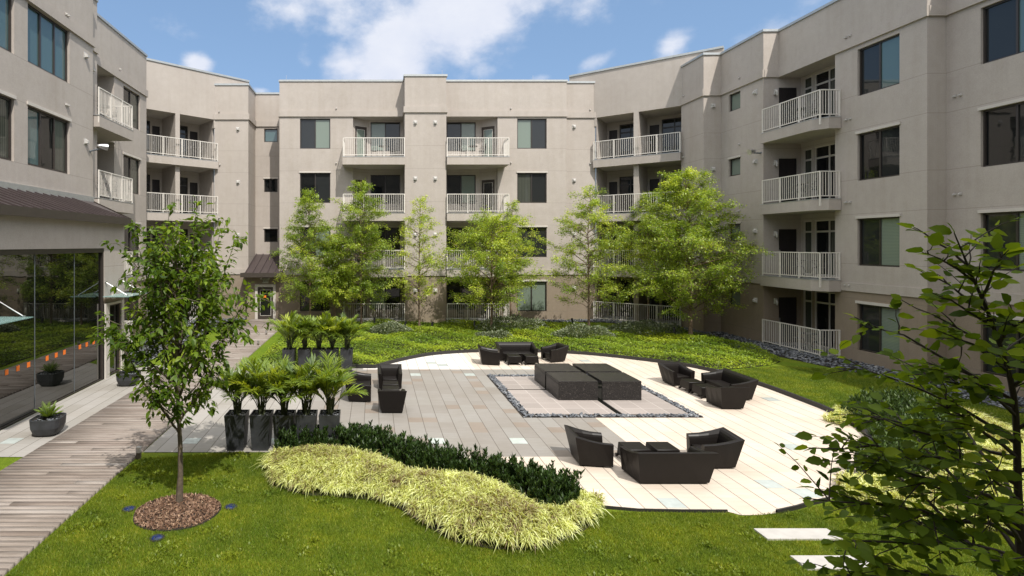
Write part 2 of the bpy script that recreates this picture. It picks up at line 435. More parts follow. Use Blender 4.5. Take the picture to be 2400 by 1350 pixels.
def mat_granite():
    t = NT('black_granite'); v = t.N.new('ShaderNodeTexVoronoi'); v.inputs['Scale'].default_value = 38; t.L.new(t.pos(), v.inputs['Vector'])
    s = t.m('LESS_THAN', v.outputs['Distance'], 0.24)
    sp = t.m('MULTIPLY', s, t.m('GREATER_THAN', t.noise(25, 2), 0.50))
    n = t.noise(60, 4, rough=.7)
    col = t.ramp(n, [(0.35, (0.012, 0.011, 0.011)), (0.7, (0.04, 0.036, 0.034))])
    t.set(color=t.mix(sp, col, (0.15, 0.13, 0.12)), rough=0.36, spec=0.2); t.bump(n, 0.15, 0.002); return t.mat
def mat_metal_roof():
    t = NT('metal_roof'); n = t.noise(1.3, 4)
    t.set(color=t.mix(n, (0.048, 0.036, 0.036), (0.08, 0.062, 0.06)), rough=0.42, metal=0.2, spec=0.5); return t.mat
def mat_stone(name, stops):
    t = NT(name); a = t.attr('tint'); n = t.noise(14, 4)
    col = t.mix(1.0, t.ramp(a, stops), t.ramp(n, [(0.3, (.8, .8, .8)), (0.7, (1.15, 1.15, 1.15))]), 'MULTIPLY')
    t.set(color=col, rough=0.6, spec=0.4); return t.mat

M = {}
M['stucco'] = mat_stucco()
M['stucco_plain'] = mat_stucco('stucco_plain', False)
M['trim'] = plain('painted_trim', (0.52, 0.48, 0.43), 0.85, var=0.05, scale=3)
M['coping'] = plain('metal_coping', (0.42, 0.43, 0.42), 0.4, metal=0.5, var=0.08)
M['rail'] = plain('white_rail', (0.66, 0.62, 0.56), 0.45, var=0.06)
M['frame'] = plain('bronze_frame', (0.035, 0.028, 0.024), 0.4, var=0.1)
M['door'] = plain('brown_door', (0.05, 0.038, 0.03), 0.5, var=0.1)
M['darkdoor'] = plain('dark_door', (0.02, 0.016, 0.016), 0.5, var=0.1)
M['pane_dark'] = mat_pane('dark_glass', (0.008, 0.009, 0.009), 0)
M['pane_screen'] = mat_pane('screened_glass', (0.020, 0.022, 0.022), 0)
M['pane_blind'] = mat_pane('blind_glass', (0.20, 0.245, 0.20), 0.30, 1.6)
M['pane_curtain'] = mat_pane('curtain_glass', (0.07, 0.075, 0.06), 0.5, 1.5, True)
M['pane_teal'] = mat_pane('teal_glass', (0.07, 0.12, 0.12), 0, 1.8)
M['curtainwall'] = mat_pane('curtain_wall_glass', (0.004, 0.005, 0.004), 0, 2.1)
M['roof'] = mat_metal_roof()
M['fascia'] = plain('brown_fascia', (0.05, 0.04, 0.032), 0.5)
M['vent'] = plain('grey_hood', (0.45, 0.43, 0.40), 0.5)
M['lawn'] = mat_lawn()
M['pavers'] = mat_pavers()
M['tiles'] = mat_tiles()
M['wood'] = mat_wood()
M['granite'] = mat_granite()
M['water'] = plain('channel_water', (0.008, 0.009, 0.007), 0.05)
M['soil'] = plain('soil', (0.020, 0.015, 0.011), 0.95, var=0.5, scale=30, bump=0.5)
M['edging'] = plain('steel_edging', (0.022, 0.02, 0.019), 0.6)
M['resin'] = plain('moulded_resin', (0.0105, 0.0085, 0.0075), 0.38, var=0.10, scale=5, spec=0.2, bump=0.08)
M['planter'] = plain('charcoal_planter', (0.032, 0.034, 0.038), 0.5, var=0.35, scale=4, bump=0.1)
M['glasspaver'] = plain('glass_paver', (0.46, 0.50, 0.475), 0.12, var=0.1, scale=6)
M['concrete'] = plain('concrete_slab', (0.42, 0.40, 0.37), 0.85, var=0.08, scale=6, bump=0.15)
M['steel'] = plain('stainless', (0.6, 0.6, 0.6), 0.3, metal=0.9)
M['grey'] = plain('light_body', (0.16, 0.18, 0.2), 0.4, metal=0.4)
M['black'] = plain('black_metal', (0.012, 0.012, 0.012), 0.5)
M['orange'] = plain('orange_decal', (0.85, 0.19, 0.02), 0.6, var=0.03)
M['blue'] = plain('blue_lens', (0.004, 0.014, 0.10), 0.1, var=0.3)
M['cglass'] = plain('canopy_glass', (0.22, 0.36, 0.34), 0.05)
M['sign'] = plain('sign_face', (0.42, 0.42, 0.33), 0.5, var=0.03)
M['bark'] = plain('birch_bark', (0.19, 0.13, 0.09), 0.85, var=0.45, scale=14, bump=0.4)
M['bark2'] = plain('smooth_bark', (0.11, 0.085, 0.06), 0.8, var=0.35, scale=18, bump=0.3)
M['twig'] = plain('dark_twig', (0.035, 0.024, 0.018), 0.8, var=0.3)
M['stem'] = plain('palm_stem', (0.045, 0.055, 0.02), 0.7, var=0.4, scale=20)
M['birchleaf'] = mat_leaf('birch_leaf', (0.10, 0.18, 0.012), (0.29, 0.40, 0.026), (0.60, 0.67, 0.08), trans=0.5, gloss=0.10)
M['youngleaf'] = mat_leaf('young_leaf', (0.045, 0.095, 0.008), (0.13, 0.21, 0.013), (0.30, 0.39, 0.03), trans=0.5, gloss=0.04)
M['nearleaf'] = mat_leaf('near_leaf', (0.05, 0.09, 0.008), (0.13, 0.195, 0.016), (0.24, 0.31, 0.02), trans=0.5, gloss=0.02)
M['palmleaf'] = mat_leaf('palm_leaf', (0.07, 0.13, 0.010), (0.20, 0.29, 0.018), (0.42, 0.48, 0.04), trans=0.45, gloss=0.12)
M['hedgeleaf'] = mat_leaf('hedge_leaf', (0.014, 0.034, 0.007), (0.035, 0.07, 0.012), (0.08, 0.13, 0.022), trans=0.2, gloss=0.07, rough=0.45)
M['coverleaf'] = mat_leaf('cover_leaf', (0.08, 0.14, 0.010), (0.22, 0.31, 0.018), (0.40, 0.48, 0.04), trans=0.35, patch=0.5, gloss=.06)
M['variegated'] = mat_leaf('variegated_leaf', (0.05, 0.085, 0.03), (0.15, 0.18, 0.09), (0.33, 0.35, 0.22), trans=0.2)
M['goldgrass'] = mat_leaf('gold_grass', (0.24, 0.17, 0.09), (0.54, 0.59, 0.16), (0.86, 0.90, 0.46), trans=0.35, gloss=0.06)
M['blade'] = mat_leaf('lawn_blade', (0.09, 0.15, 0.012), (0.19, 0.245, 0.02), (0.38, 0.37, 0.07), trans=0.35, patch=1.5, gloss=.04)
M['pebble'] = mat_stone('river_pebble', [(0, (0.05, 0.055, 0.065)), (0.6, (0.14, 0.15, 0.165)), (1, (0.33, 0.33, 0.33))])
M['mulch'] = mat_stone('bark_mulch', [(0, (0.06, 0.032, 0.02)), (0.6, (0.19, 0.105, 0.062)), (1, (0.40, 0.27, 0.17))])
exec_later = []

# ------------------------------------------------------------------ building kit
FL = [0.0, 3.08, 6.28, 9.48]
TOP = 12.01; PAR = 14.10
def frame(p0, p1):
    p0 = Vector((p0[0], p0[1], 0)); p1 = Vector((p1[0], p1[1], 0)); d = (p1 - p0); L = d.length; d.normalize(); n = Vector((d.y, -d.x, 0))
    f = lambda u, dd, z: tuple(p0 + d * u + n * dd + Vector((0, 0, z)))
    f.L = L; f.p0 = p0; f.d = d; f.n = n
    def px(x):
        k = (x - 877) / FPX      # X = k*Y
        return (k * p0.y - p0.x) / (d.x - k * d.y)
    f.px = px
    return f
class Building:
    def __init__(s, name, loc, label, cat='building'):
        s.e = empty(name, loc, label, cat)
        s.wall = MB(); s.k = 0
    def seg(s, p0, p1, holes=(), z0=-0.3, z1=PAR, t=0.3, belt=True, band=True, cope=True, ext0=0.0, ext1=0.0, cap=False):
        f = frame(p0, p1); L = f.L
        us = sorted({0.0, L} | {min(max(h[i], 0), L) for h in holes for i in (0, 1)})
        zs = sorted({z0, z1} | {min(max(h[i], z0), z1) for h in holes for i in (2, 3)})
        nu, nz = len(us) - 1, len(zs) - 1
        def op(i, j):
            if i < 0 or j < 0 or i >= nu or j >= nz: return True
            uc, zc = (us[i] + us[i + 1]) / 2, (zs[j] + zs[j + 1]) / 2
            return any(h[0] < uc < h[1] and h[2] < zc < h[3] for h in holes)
        W = s.wall
        for i in range(nu):
            for j in range(nz):
                if op(i, j): continue
                a, b, c, d = us[i], us[i + 1], zs[j], zs[j + 1]
                W.quad(f(a, 0, c), f(b, 0, c), f(b, 0, d), f(a, 0, d))
                W.quad(f(b, -t, c), f(a, -t, c), f(a, -t, d), f(b, -t, d))
                if op(i - 1, j) and (i > 0 or cap): W.quad(f(a, -t, c), f(a, 0, c), f(a, 0, d), f(a, -t, d))
                if op(i + 1, j) and (i < nu - 1 or cap): W.quad(f(b, 0, c), f(b, -t, c), f(b, -t, d), f(b, 0, d))
                if op(i, j - 1): W.quad(f(a, 0, c), f(a, -t, c), f(b, -t, c), f(b, 0, c))
                if op(i, j + 1): W.quad(f(a, 0, d), f(b, 0, d), f(b, -t, d), f(a, -t, d))
        s.k += 1; e = 0.0013 * (s.k % 5)
        if belt:
            q = MB(); q.fbox(f, -ext0, L + ext1, -0.02, 0.075 + e, TOP + e, TOP + 0.34 + e); q.build('cornice', M['stucco_plain'], s.e)
        if band:
            cuts = sorted((h[0], h[1]) for h in holes if h[2] < 2.8 < h[3]); u = -ext0
            for a, b in cuts + [(L + ext1, None)]:
                if a - u > 0.05: q = MB(); q.fbox(f, u, a, -0.02, 0.05 + e, 2.682 + e, 3.0 + e); q.build('trim_band', M['stucco_plain'], s.e)
                u = b
        if cope:
            q = MB(); q.fbox(f, -ext0, L + ext1, -t - 0.04, 0.05 + e, z1 - 0.02 + e, z1 + 0.09 + e); q.build('coping', M['coping'], s.e)
        return f
    def finish(s, wallmat=None):
        s.wall.build('wall', wallmat or M['stucco'], s.e)
    def window(s, f, u0, u1, z0, z1, panes=('pane_screen', 'pane_blind'), inset=0.10, transom=0.0, lintel=False, fw=0.055, sill=True, framemat='frame'):
        mb = MB()
        d0, d1 = -inset - 0.05, -inset + 0.02
        mb.fbox(f, u0, u1, d0, d1, z0, z0 + fw); mb.fbox(f, u0, u1, d0, d1, z1 - fw, z1)
        mb.fbox(f, u0, u0 + fw, d0, d1, z0 + fw, z1 - fw); mb.fbox(f, u1 - fw, u1, d0, d1, z0 + fw, z1 - fw)
        n = len(panes); w = (u1 - u0) / n; zt = z1 - transom
        for k in range(1, n): mb.fbox(f, u0 + k * w - fw * .55, u0 + k * w + fw * .55, d0, d1 - 0.005, z0 + fw, z1 - fw)
        if transom: mb.fbox(f, u0 + fw, u1 - fw, d0, d1 - 0.01, zt - fw * .7, zt + fw * .7)
        win = mb.build('window', M[framemat], s.e)
        for k, p in enumerate(panes):
            q = MB(); q.fbox(f, u0 + k * w + (fw * .9 if k == 0 else fw * .5), u0 + (k + 1) * w - (fw * .9 if k == n - 1 else fw * .5), d0 + 0.012 + 0.012 * (k % 2), d0 + 0.022 + 0.012 * (k % 2), z0 + fw * .9, z1 - fw * .9)
            q.build('pane', M[p], win)
        if lintel:
            q = MB(); q.fbox(f, u0 - 0.05, u1 + 0.05, -0.02, 0.045, z1 + 0.002, z1 + 0.10); q.build('lintel', M['trim'], win)
        return win
    def door(s, f, u0, u1, z0, z1, glass='pane_dark', inset=0.0, mat='door', casing=True, panel=False):
        if casing:
            c = MB(); w = 0.09
            c.fbox(f, u0 - w, u0, inset - .04, inset + .035, z0, z1 + w); c.fbox(f, u1, u1 + w, inset - .04, inset + .035, z0, z1 + w); c.fbox(f, u0, u1, inset - .04, inset + .035, z1, z1 + w)
            cs = c.build('door_frame', M['trim'], s.e)
        m = MB(); m.fbox(f, u0, u1, inset - .05, inset + .012, z0, z1)
        if panel:
            for a in (0, 1):
                for b in range(3):
                    ua = u0 + .1 + a * (u1 - u0 - .1) / 2; m.fbox(f, ua, ua + (u1 - u0) / 2 - .15, inset + .010, inset + .022, z0 + .15 + b * .62, z0 + .62 + b * .62 - .02)
        d = m.build('door', M[mat], s.e)
        if not panel:
            q = MB(); q.fbox(f, u0 + .14, u1 - .14, inset + .008, inset + .020, z0 + .2, z1 - .18); q.build('door_glass', M[glass], d)
            q = MB(); g = .018
            for (a, b, c_, e_) in ((u0 + .13, u1 - .13, z0 + .19, z0 + .19 + g), (u0 + .13, u1 - .13, z1 - .17 - g, z1 - .17), (u0 + .13, u0 + .13 + g, z0 + .19, z1 - .17), (u1 - .13 - g, u1 - .13, z0 + .19, z1 - .17)):
                q.fbox(f, a, b, inset + .012, inset + .032, c_, e_)
            q.build('door_bead', M['rail'], d)
        q = MB(); q.fbox(f, u0 + .05, u0 + .08, inset + .012, inset + .06, z0 + .95, z0 + 1.12); q.build('handle', M['steel'], d)
        return d
    def hood(s, f, u, z, small=False):
        m = MB(); r = 0.055 if small else 0.12
        if not small: m.fbox(f, u - r, u + r, 0, 0.012, z - r, z + r)
        p = 0.12 if not small else 0.09; w = r * .75
        a = [f(u - w, 0.01, z - w), f(u + w, 0.01, z - w), f(u + w * .6, p, z - w * .8), f(u - w * .6, p, z - w * .8)]
        b = [f(u - w, 0.01, z + w), f(u + w, 0.01, z + w), f(u + w * .6, p, z + w * .2), f(u - w * .6, p, z + w * .2)]
        m.hexa([a[3], a[2], a[1], a[0], b[3], b[2], b[1], b[0]])
        m.build('vent_hood', M['vent'], s.e)
    def balcony(s, poly, z, rail, sides=None, furnish=None, thick=0.46):
        m = MB(); m.prism(poly, z - thick, z - 0.03); b = m.build('balcony', M['stucco_plain'], s.e)
        m = MB(); cx = sum(p[0] for p in poly) / len(poly); cy = sum(p[1] for p in poly) / len(poly)
        m.prism([(cx + (p[0] - cx) * 1.008, cy + (p[1] - cy) * 1.012) for p in poly], z - 0.028, z + 0.0)
        m.build('deck', M['coping'], b)
        railing(rail, z, b)
    def deco(s): pass

def railing(path, z, parent, low=True, h=1.08):
    m = MB(); pts = [Vector((p[0], p[1], 0)) for p in path]
    for si, (a, b) in enumerate(zip(pts[:-1], pts[1:])):
        f = frame(a, b); L = f.L; e = .0017 * si
        m.fbox(f, -0.02 - e, L + 0.02 + e, -0.02, 0.02, z + h - 0.04 + e, z + h + e)
        m.fbox(f, 0, L, -0.015, 0.015, z + 0.08 + e, z + 0.115 + e)
        npost = max(1, round(L / 1.15))
        for k in range(1 if si else 0, npost + 1):
            u = L * k / npost
            m.fbox(f, u - 0.024, u + 0.024, -0.022, 0.024, z + (-0.30 if low else 0.0), z + h - 0.02)
        n = max(2, int(L / 0.105))
        for k in range(1, n):
            u = L * k / n
            m.fbox(f, u - 0.009, u + 0.009, -0.009, 0.009, z + 0.11, z + h - 0.04)
    return m.build('railing', M['rail'], parent)

# ------------------------------------------------------------------ front block
PB = 'pane_blind'; PS = 'pane_screen'; PD = 'pane_dark'
B = Building('apartment_block', (3.5, 33, 0), 'beige stucco apartment block at the far end with a central tower bay')
WZ = [(10.13 - 3.2 * k, 11.90 - 3.2 * k) for k in range(4)]       # top floor first
def stack(f, u0, u1, styles, B, z=WZ, hls=None):
    for k, (a, b) in enumerate(z):
        if styles[k] is None: continue
        B.window(f, u0, u1, a, b, styles[k], lintel=(k > 0))
Yf = 32.1
holesL = [(-4.38 + 5.59, -2.59 + 5.59, a, b) for a, b in WZ] + [(-1.25 + 5.59, 1.75 + 5.59, -0.02, TOP)]
f = B.seg((-5.59, Yf), (1.75, Yf), holesL)
stack(f, -4.38 + 5.59, -2.59 + 5.59, [(PS, PB), (PD, PS), (PS, PB), (PS, PD)], B)
B.hood(f, -2.24 + 5.59, 12.50, True); B.hood(f, -2.24 + 5.59, 9.28, True)
fl = B.seg((-5.59, 38), (-5.59, Yf), cope=True)                    # the left return
ft = B.seg((1.75, 31.1), (4.12, 31.1), ext0=.07, ext1=.07)
for k in range(4):
    for u in (0.60, 1.74): B.hood(ft, u, 11.45 - 3.2 * k)
B.seg((1.75, 33.0), (1.75, 31.1)); B.seg((4.12, 31.1), (4.12, 33.0))
holesR = [(8.44 - 4.12, 10.18 - 4.12, a, b) for a, b in WZ] + [(0.0, 7.28 - 4.12, -0.02, TOP)]
f = B.seg((4.12, Yf), (11.36, Yf), holesR, ext1=.05)
stack(f, 8.44 - 4.12, 10.18 - 4.12, [(PB, PS), ('pane_curtain', PS), (PS, PS), (PB, PB)], B)
B.hood(f, 8.06 - 4.12, 12.50, True); B.hood(f, 8.06 - 4.12, 9.30, True); B.hood(f, 8.06 - 4.12, 6.1, True)
B.seg((11.36, Yf), (11.36, 32.42), band=False, belt=False)
f = B.seg((11.36, 32.42), (13.2, 32.42), z1=PAR)
for k in range(4): B.hood(f, 0.55, 11.5 - 3.2 * k)
B.hood(f, 1.5, 12.5, True); B.hood(f, 1.5, 9.3, True)
# recesses
for side, xs in (('l', (-1.25, -0.35, 1.75)), ('r', (4.12, 6.38, 7.28))):
    if side == 'l': a, b, c = (xs[0], 32.39), (xs[1], 33.0), (xs[2], 33.0)
    else: a, b, c = (xs[0], 33.0), (xs[1], 33.0), (xs[2], 32.39)
    dl = frame(a, b) if side == 'l' else frame(b, c)
    u0d = 0.14; u1d = dl.L - 0.12
    wf = frame(b, c) if side == 'l' else frame(a, b)
    wu = (0.13, 1.93) if side == 'l' else (0.28, 2.04)
    dh = [(u0d, u1d, z + 0.03, z + 2.08) for z in FL]; wh = [(wu[0], wu[1], p, q) for p, q in WZ]
    if side == 'l': B.seg(a, b, dh, belt=False, band=False, cope=False, z1=TOP + .1, t=.12); B.seg(b, c, wh, belt=False, band=False, cope=False, z1=TOP + .1, t=.12)
    else: B.seg(a, b, wh, belt=False, band=False, cope=False, z1=TOP + .1, t=.12); B.seg(b, c, dh, belt=False, band=False, cope=False, z1=TOP + .1, t=.12)
    for k, (p, q) in enumerate(WZ):
        st = {0: ((PB, PS), (PS, PB)), 1: ((PD, PS), (PS, PB)), 2: ((PD, PD), (PD, 'pane_curtain')), 3: ((PB, PD), (PS, PD))}[k][0 if side == 'l' else 1]
        B.window(wf, wu[0], wu[1], p, q, st, inset=.05)
    for k, z in enumerate(FL):
        B.door(dl, u0d, u1d, z + 0.03, z + 2.08, glass=(PB if k == 3 else PD), inset=-0.05)
    B.wall.prism([(xs[0] - .02, 32.38), (xs[0] - .02, 33.2), (xs[2] + .02, 33.2), (xs[2] + .02, 32.38)], TOP + .004, TOP + .25)
for k, z in enumerate(FL):
    if z > 1:
        B.balcony([(-1.8, 30.9), (1.74, 30.9), (1.74, 33.06), (-0.42, 33.06), (-1.3, 32.44), (-1.3, 32.08), (-1.8, 32.08)], z, [(-1.76, 32.06), (-1.76, 30.96), (1.72, 30.96)])
        B.balcony([(4.14, 30.9), (7.7, 30.9), (7.7, 32.08), (7.33, 32.08), (7.33, 32.44), (6.42, 33.06), (4.14, 33.06)], z, [(4.16, 30.96), (7.66, 30.96), (7.66, 32.06)])
    else:
        B.balcony([(-1.8, 30.9), (1.74, 30.9), (1.74, 33.06), (-0.42, 33.06), (-1.3, 32.44), (-1.3, 32.08), (-1.8, 32.08)], 0.04, [(-1.76, 32.06), (-1.76, 30.96), (1.72, 30.96)], thick=.1)
        B.balcony([(4.14, 30.9), (7.7, 30.9), (7.7, 32.08), (7.33, 32.08), (7.33, 32.44), (6.42, 33.06), (4.14, 33.06)], 0.04, [(4.16, 30.96), (7.66, 30.96), (7.66, 32.06)], thick=.1)
for x, y, z in [(-5.2, 32.2, PAR), (-1.9, 32.2, PAR), (3.9, 31.2, PAR), (6.2, 32.2, PAR), (9.4, 32.2, PAR)]:
    m = MB(); m.tube([(x, y, z), (x, y, z + .38)], 0.012, 5); m.build('lightning_rod', M['steel'], B.e)
B.finish()

# ------------------------------------------------------------------ left corner block (diagonal)
def diag_block(B, p0, p1, px_open, px_rail, z1, mirror=False, ext=(0, 0)):
    f0 = frame(p0, p1)
    d = f0.d
    hs = [(f0.px(a), f0.px(b), -0.02, TOP) for a, b in px_open]
    lo = hs[0][0]; hi = hs[-1][1]
    f = B.seg(p0, p1, [(max(h[0], 0), min(h[1], f0.L), h[2], h[3]) for h in hs], z1=z1, belt=False)
    # enclosure
    D = 2.1
    for h in hs:
        a, b = h[0], h[1]
        W = B.wall
        q0 = f(a, -D, 0); q1 = f(b, -D, 0)
        wide = b - a
        if not mirror: wu, du = (0.03, wide * .64), (wide * .70, wide - .12)
        else: wu, du = (wide * .36, wide - .03), (0.12, wide * .30)
        holes = [(wu[0], wu[1], z + .05, z + 2.35) for z in FL] + [(du[0], du[1], z + .03, z + 2.08) for z in FL]
        g = B.seg((q0[0], q0[1]), (q1[0], q1[1]), holes, belt=False, band=False, cope=False, z1=TOP + .1, t=.12)
        for k, z in enumerate(FL):
            B.window(g, wu[0], wu[1], z + .05, z + 2.35, (PD, PS) if k % 2 else (PD, PD), transom=.5, inset=.05)
            B.door(g, du[0], du[1], z + .03, z + 2.08, inset=-.05, panel=True, mat='darkdoor')
        W.fbox(f, a - .02, b + .02, -D - .1, -0.28, TOP + .004, TOP + .22)
        W.fbox(f, a - .13, a - .004, -D - .1, -0.29, 0, TOP); W.fbox(f, b + .004, b + .13, -D - .1, -0.29, 0, TOP)
    ra, rb = f.px(px_rail[0]), f.px(px_rail[1])
    for z in FL:
        zz = z if z > 1 else 0.04
        poly = [f(ra, .25, 0)[:2], f(rb, .25, 0)[:2], f(rb, -.1, 0)[:2], f(hi + .05, -.1, 0)[:2], f(hi + .05, -D - .05, 0)[:2], f(lo - .05, -D - .05, 0)[:2], f(lo - .05, -.1, 0)[:2], f(ra, -.1, 0)[:2]]
        B.balcony(poly, zz, [f(ra + .03, .0, 0)[:2], f(ra + .03, .22, 0)[:2], f(rb - .03, .22, 0)[:2], f(rb - .03, .0, 0)[:2]], thick=.46 if z > 1 else .1)
    return f
B = Building('apartment_block', (-10, 32, 0), 'beige corner block at far left, two bays of recessed balconies under a raised parapet', )
LD0, LD1 = (-13.6, 29.32), (-9.66, 32.79)
dl = (Vector(LD1) - Vector(LD0)).normalized()
f = diag_block(B, LD0, LD1, [(330, 411), (421.5, 502)], (331, 507), 14.73)
# parapet running on behind the corner piece
e1 = Vector(LD1) + dl * 2.35
B.seg(LD1, tuple(e1), z0=11.5, z1=14.73, belt=False, band=False, cap=True)
f = B.seg((-9.66, 32.85), (-7.60, 32.85), ext1=.06)
B.hood(f, (558 - 877) / 38.8 + 9.66, 11.45); B.hood(f, (558 - 877) / 38.8 + 9.66, 8.25); B.hood(f, (558 - 877) / 38.8 + 9.66, 5.05)
B.hood(f, .3, 12.5, True); B.hood(f, .35, 9.3, True); B.hood(f, .3, 6.1, True)
B.seg((-7.60, 32.85), (-7.60, 34.8))
sz = [(11.03 - 3.2 * k, 11.88 - 3.2 * k) for k in range(3)]
f = B.seg((-7.60, 34.8), (-5.58, 34.8), [(0.56, 1.42, a, b) for a, b in sz])
for k, (a, b) in enumerate(sz): B.window(f, 0.56, 1.42, a, b, (['pane_teal', PD, PD][k],), lintel=k > 0)
B.finish()

# ------------------------------------------------------------------ entrance vestibule
B = Building('entrance_porch', (-6.6, 32.5, 0), 'brown entry porch with a standing seam metal roof at the end of the boardwalk', 'porch')
f = B.seg((-7.56, 32.3), (-5.55, 32.3), [(0.65, 1.56, -0.02, 1.95)], z1=2.75, belt=False, band=False, cope=False)
B.door(f, 0.65, 1.56, 0.05, 1.95, glass='pane_dark', inset=-.06, casing=False)
c = MB(); c.fbox(f, .49, .65, -.04, .05, 0.03, 2.11); c.fbox(f, 1.56, 1.72, -.04, .05, 0.03, 2.11); c.fbox(f, .65, 1.56, -.04, .05, 1.95, 2.11); c.build('door_frame', M['trim'], B.e)
m = MB(); x0, x1 = -7.56, -5.36
m.hexa([(x0, 31.7, 2.74), (x1, 31.7, 2.74), (x1, 34.78, 3.78), (x0, 34.78, 3.78), (x0, 31.7, 2.80), (x1, 31.7, 2.80), (x1, 34.78, 3.85), (x0, 34.78, 3.85)])
for k in range(6):
    x = x0 + .04 + k * (x1 - x0 - .08) / 5
    m.hexa([(x - .018, 31.7, 2.80), (x + .018, 31.7, 2.80), (x + .018, 34.78, 3.85), (x - .018, 34.78, 3.85), (x - .018, 31.7, 2.85), (x + .018, 31.7, 2.85), (x + .018, 34.78, 3.90), (x - .018, 34.78, 3.90)])
m.build('roof', M['roof'], B.e)
m = MB(); m.box(-7.8, x1 + .01, 31.66, 31.72, 2.56, 2.82); m.box(-7.8, -7.57, 31.72, 32.84, 2.62, 2.80); m.build('fascia', M['fascia'], B.e)
B.finish()
# exit sign with twin emergency heads
e = empty('exit_sign', (-6.45, 32.26, 2.2), 'small pale EXIT sign with two emergency lamp heads above the brown door', 'exit sign')
m = MB(); m.box(-6.62, -6.28, 32.20, 32.295, 2.18, 2.42); m.build('sign_box', M['sign'], e)
m = MB()
for sx in (-6.68, -6.22): m.tube([(sx, 32.2, 2.47), (sx, 32.12, 2.45)], [.05, .06], 8)
m.box(-6.68, -6.22, 32.22, 32.25, 2.44, 2.47); m.build('lamp_head', M['vent'], e)
tc = bpy.data.curves.new('exit_text', 'FONT'); tc.body = 'EXIT'; tc.size = 0.17; tc.extrude = 0.004; tc.align_x = 'CENTER'; tc.align_y = 'CENTER'
to = bpy.data.objects.new('tmp', tc); C.objects.link(to)
dg = bpy.context.evaluated_depsgraph_get(); tm = bpy.data.meshes.new_from_object(to.evaluated_get(dg)); bpy.data.objects.remove(to)
tm.transform(Matrix.Translation((-6.45, 32.192, 2.30)) @ Matrix.Rotation(R(90), 4, 'X')); tm.materials.clear(); tm.materials.append(M['black'])
addobj('lettering', tm, e)
m = MB(); m.box(-6.56, -6.40, 32.295 - .095, 32.215, 1.32, 1.46)
o = m.build('notice', M['orange']); o.location = (0, .02, 0); setp(o, 'small orange notice on the glass of the brown entry door', 'notice')

# ------------------------------------------------------------------ left wing
B = Building('apartment_block', (-12, 22, 0), 'long beige wing along the left side, upper storeys above the glass-fronted pavilion')
X1 = -10.75
nz = [(10.14 - 3.2 * k, 12.0 - 3.2 * k) for k in range(2)]
wy = [(16.88, 19.2), (13.95, 16.24), (10.6, 12.9), (7.2, 9.6)]
hs = [(a + 3, b + 3, z0, z1) for a, b in wy for z0, z1 in nz]
f = B.seg((X1, -3), (X1, 20.8), hs, z0=4.0, band=False, ext1=.05)
for i, (a, b) in enumerate(wy):
    for k, (z0, z1) in enumerate(nz): B.window(f, a + 3, b + 3, z0, z1, ('pane_teal',) * 3 if k == 0 else ('pane_teal', PD, 'pane_curtain'), lintel=k > 0, fw=.07)
for z in (11.5, 8.3): B.hood(f, 23.25, z)
for z in (12.5, 9.35): B.hood(f, 21.95, z, True); B.hood(f, 22.07, z, True)
f = B.seg((X1, 20.8), (-11.0, 20.8), belt=False, band=False); 
f = B.seg((-11.0, 20.8), (-11.0, 21.6)); B.hood(f, .4, 11.3)
B.seg((-11.0, 21.6), (-11.66, 21.6), belt=False, band=False)
lz = [(10.14 - 3.2 * k, 11.87 - 3.2 * k) for k in range(4)]
f0 = frame((-11.66, 21.6), (-11.66, 27.85)); a, b = 25.3 - 21.6, 27.1 - 21.6
f = B.seg((-11.66, 21.6), (-11.66, 27.85), [(a, b, p, q) for p, q in lz] + [(0.0, 2.8, -.02, TOP)], ext1=.05)
for k, (p, q) in enumerate(lz): B.window(f, a, b, p, q, [('pane_screen', 'pane_curtain'), (PS, 'pane_curtain'), (PD, PS), (PS, PD)][k], lintel=k > 0)
B.hood(f, 3.3, 12.5, True)
g = B.seg((-12.9, 21.6), (-12.9, 24.4), [(.3, 1.9, z + .05, z + 2.3) for z in FL], belt=False, band=False, cope=False, z1=TOP + .1, t=.12)
for z in FL: B.window(g, .3, 1.9, z + .05, z + 2.3, (PS, PD), transom=.45, inset=.05, framemat='trim')
B.wall.box(-13.0, -11.95, 24.404, 24.54, 0, TOP); B.wall.box(-13.0, -11.95, 21.45, 21.596, 0, TOP); B.wall.box(-13.0, -11.93, 21.5, 24.5, TOP + .004, TOP + .2)
B.seg((-11.66, 27.85), (-14.5, 27.85), belt=False, band=False)
for z in FL:
    zz = z if z > 1 else .04
    B.balcony([(-10.6, 21.0), (-10.6, 23.95), (-11.64, 23.95), (-11.64, 24.42), (-12.95, 24.42), (-12.95, 21.55), (-11.0, 21.55), (-10.99, 21.0)], zz, [(-10.64, 21.02), (-10.64, 23.9), (-11.62, 23.9)], thick=.46 if z > 1 else .1)
B.finish()

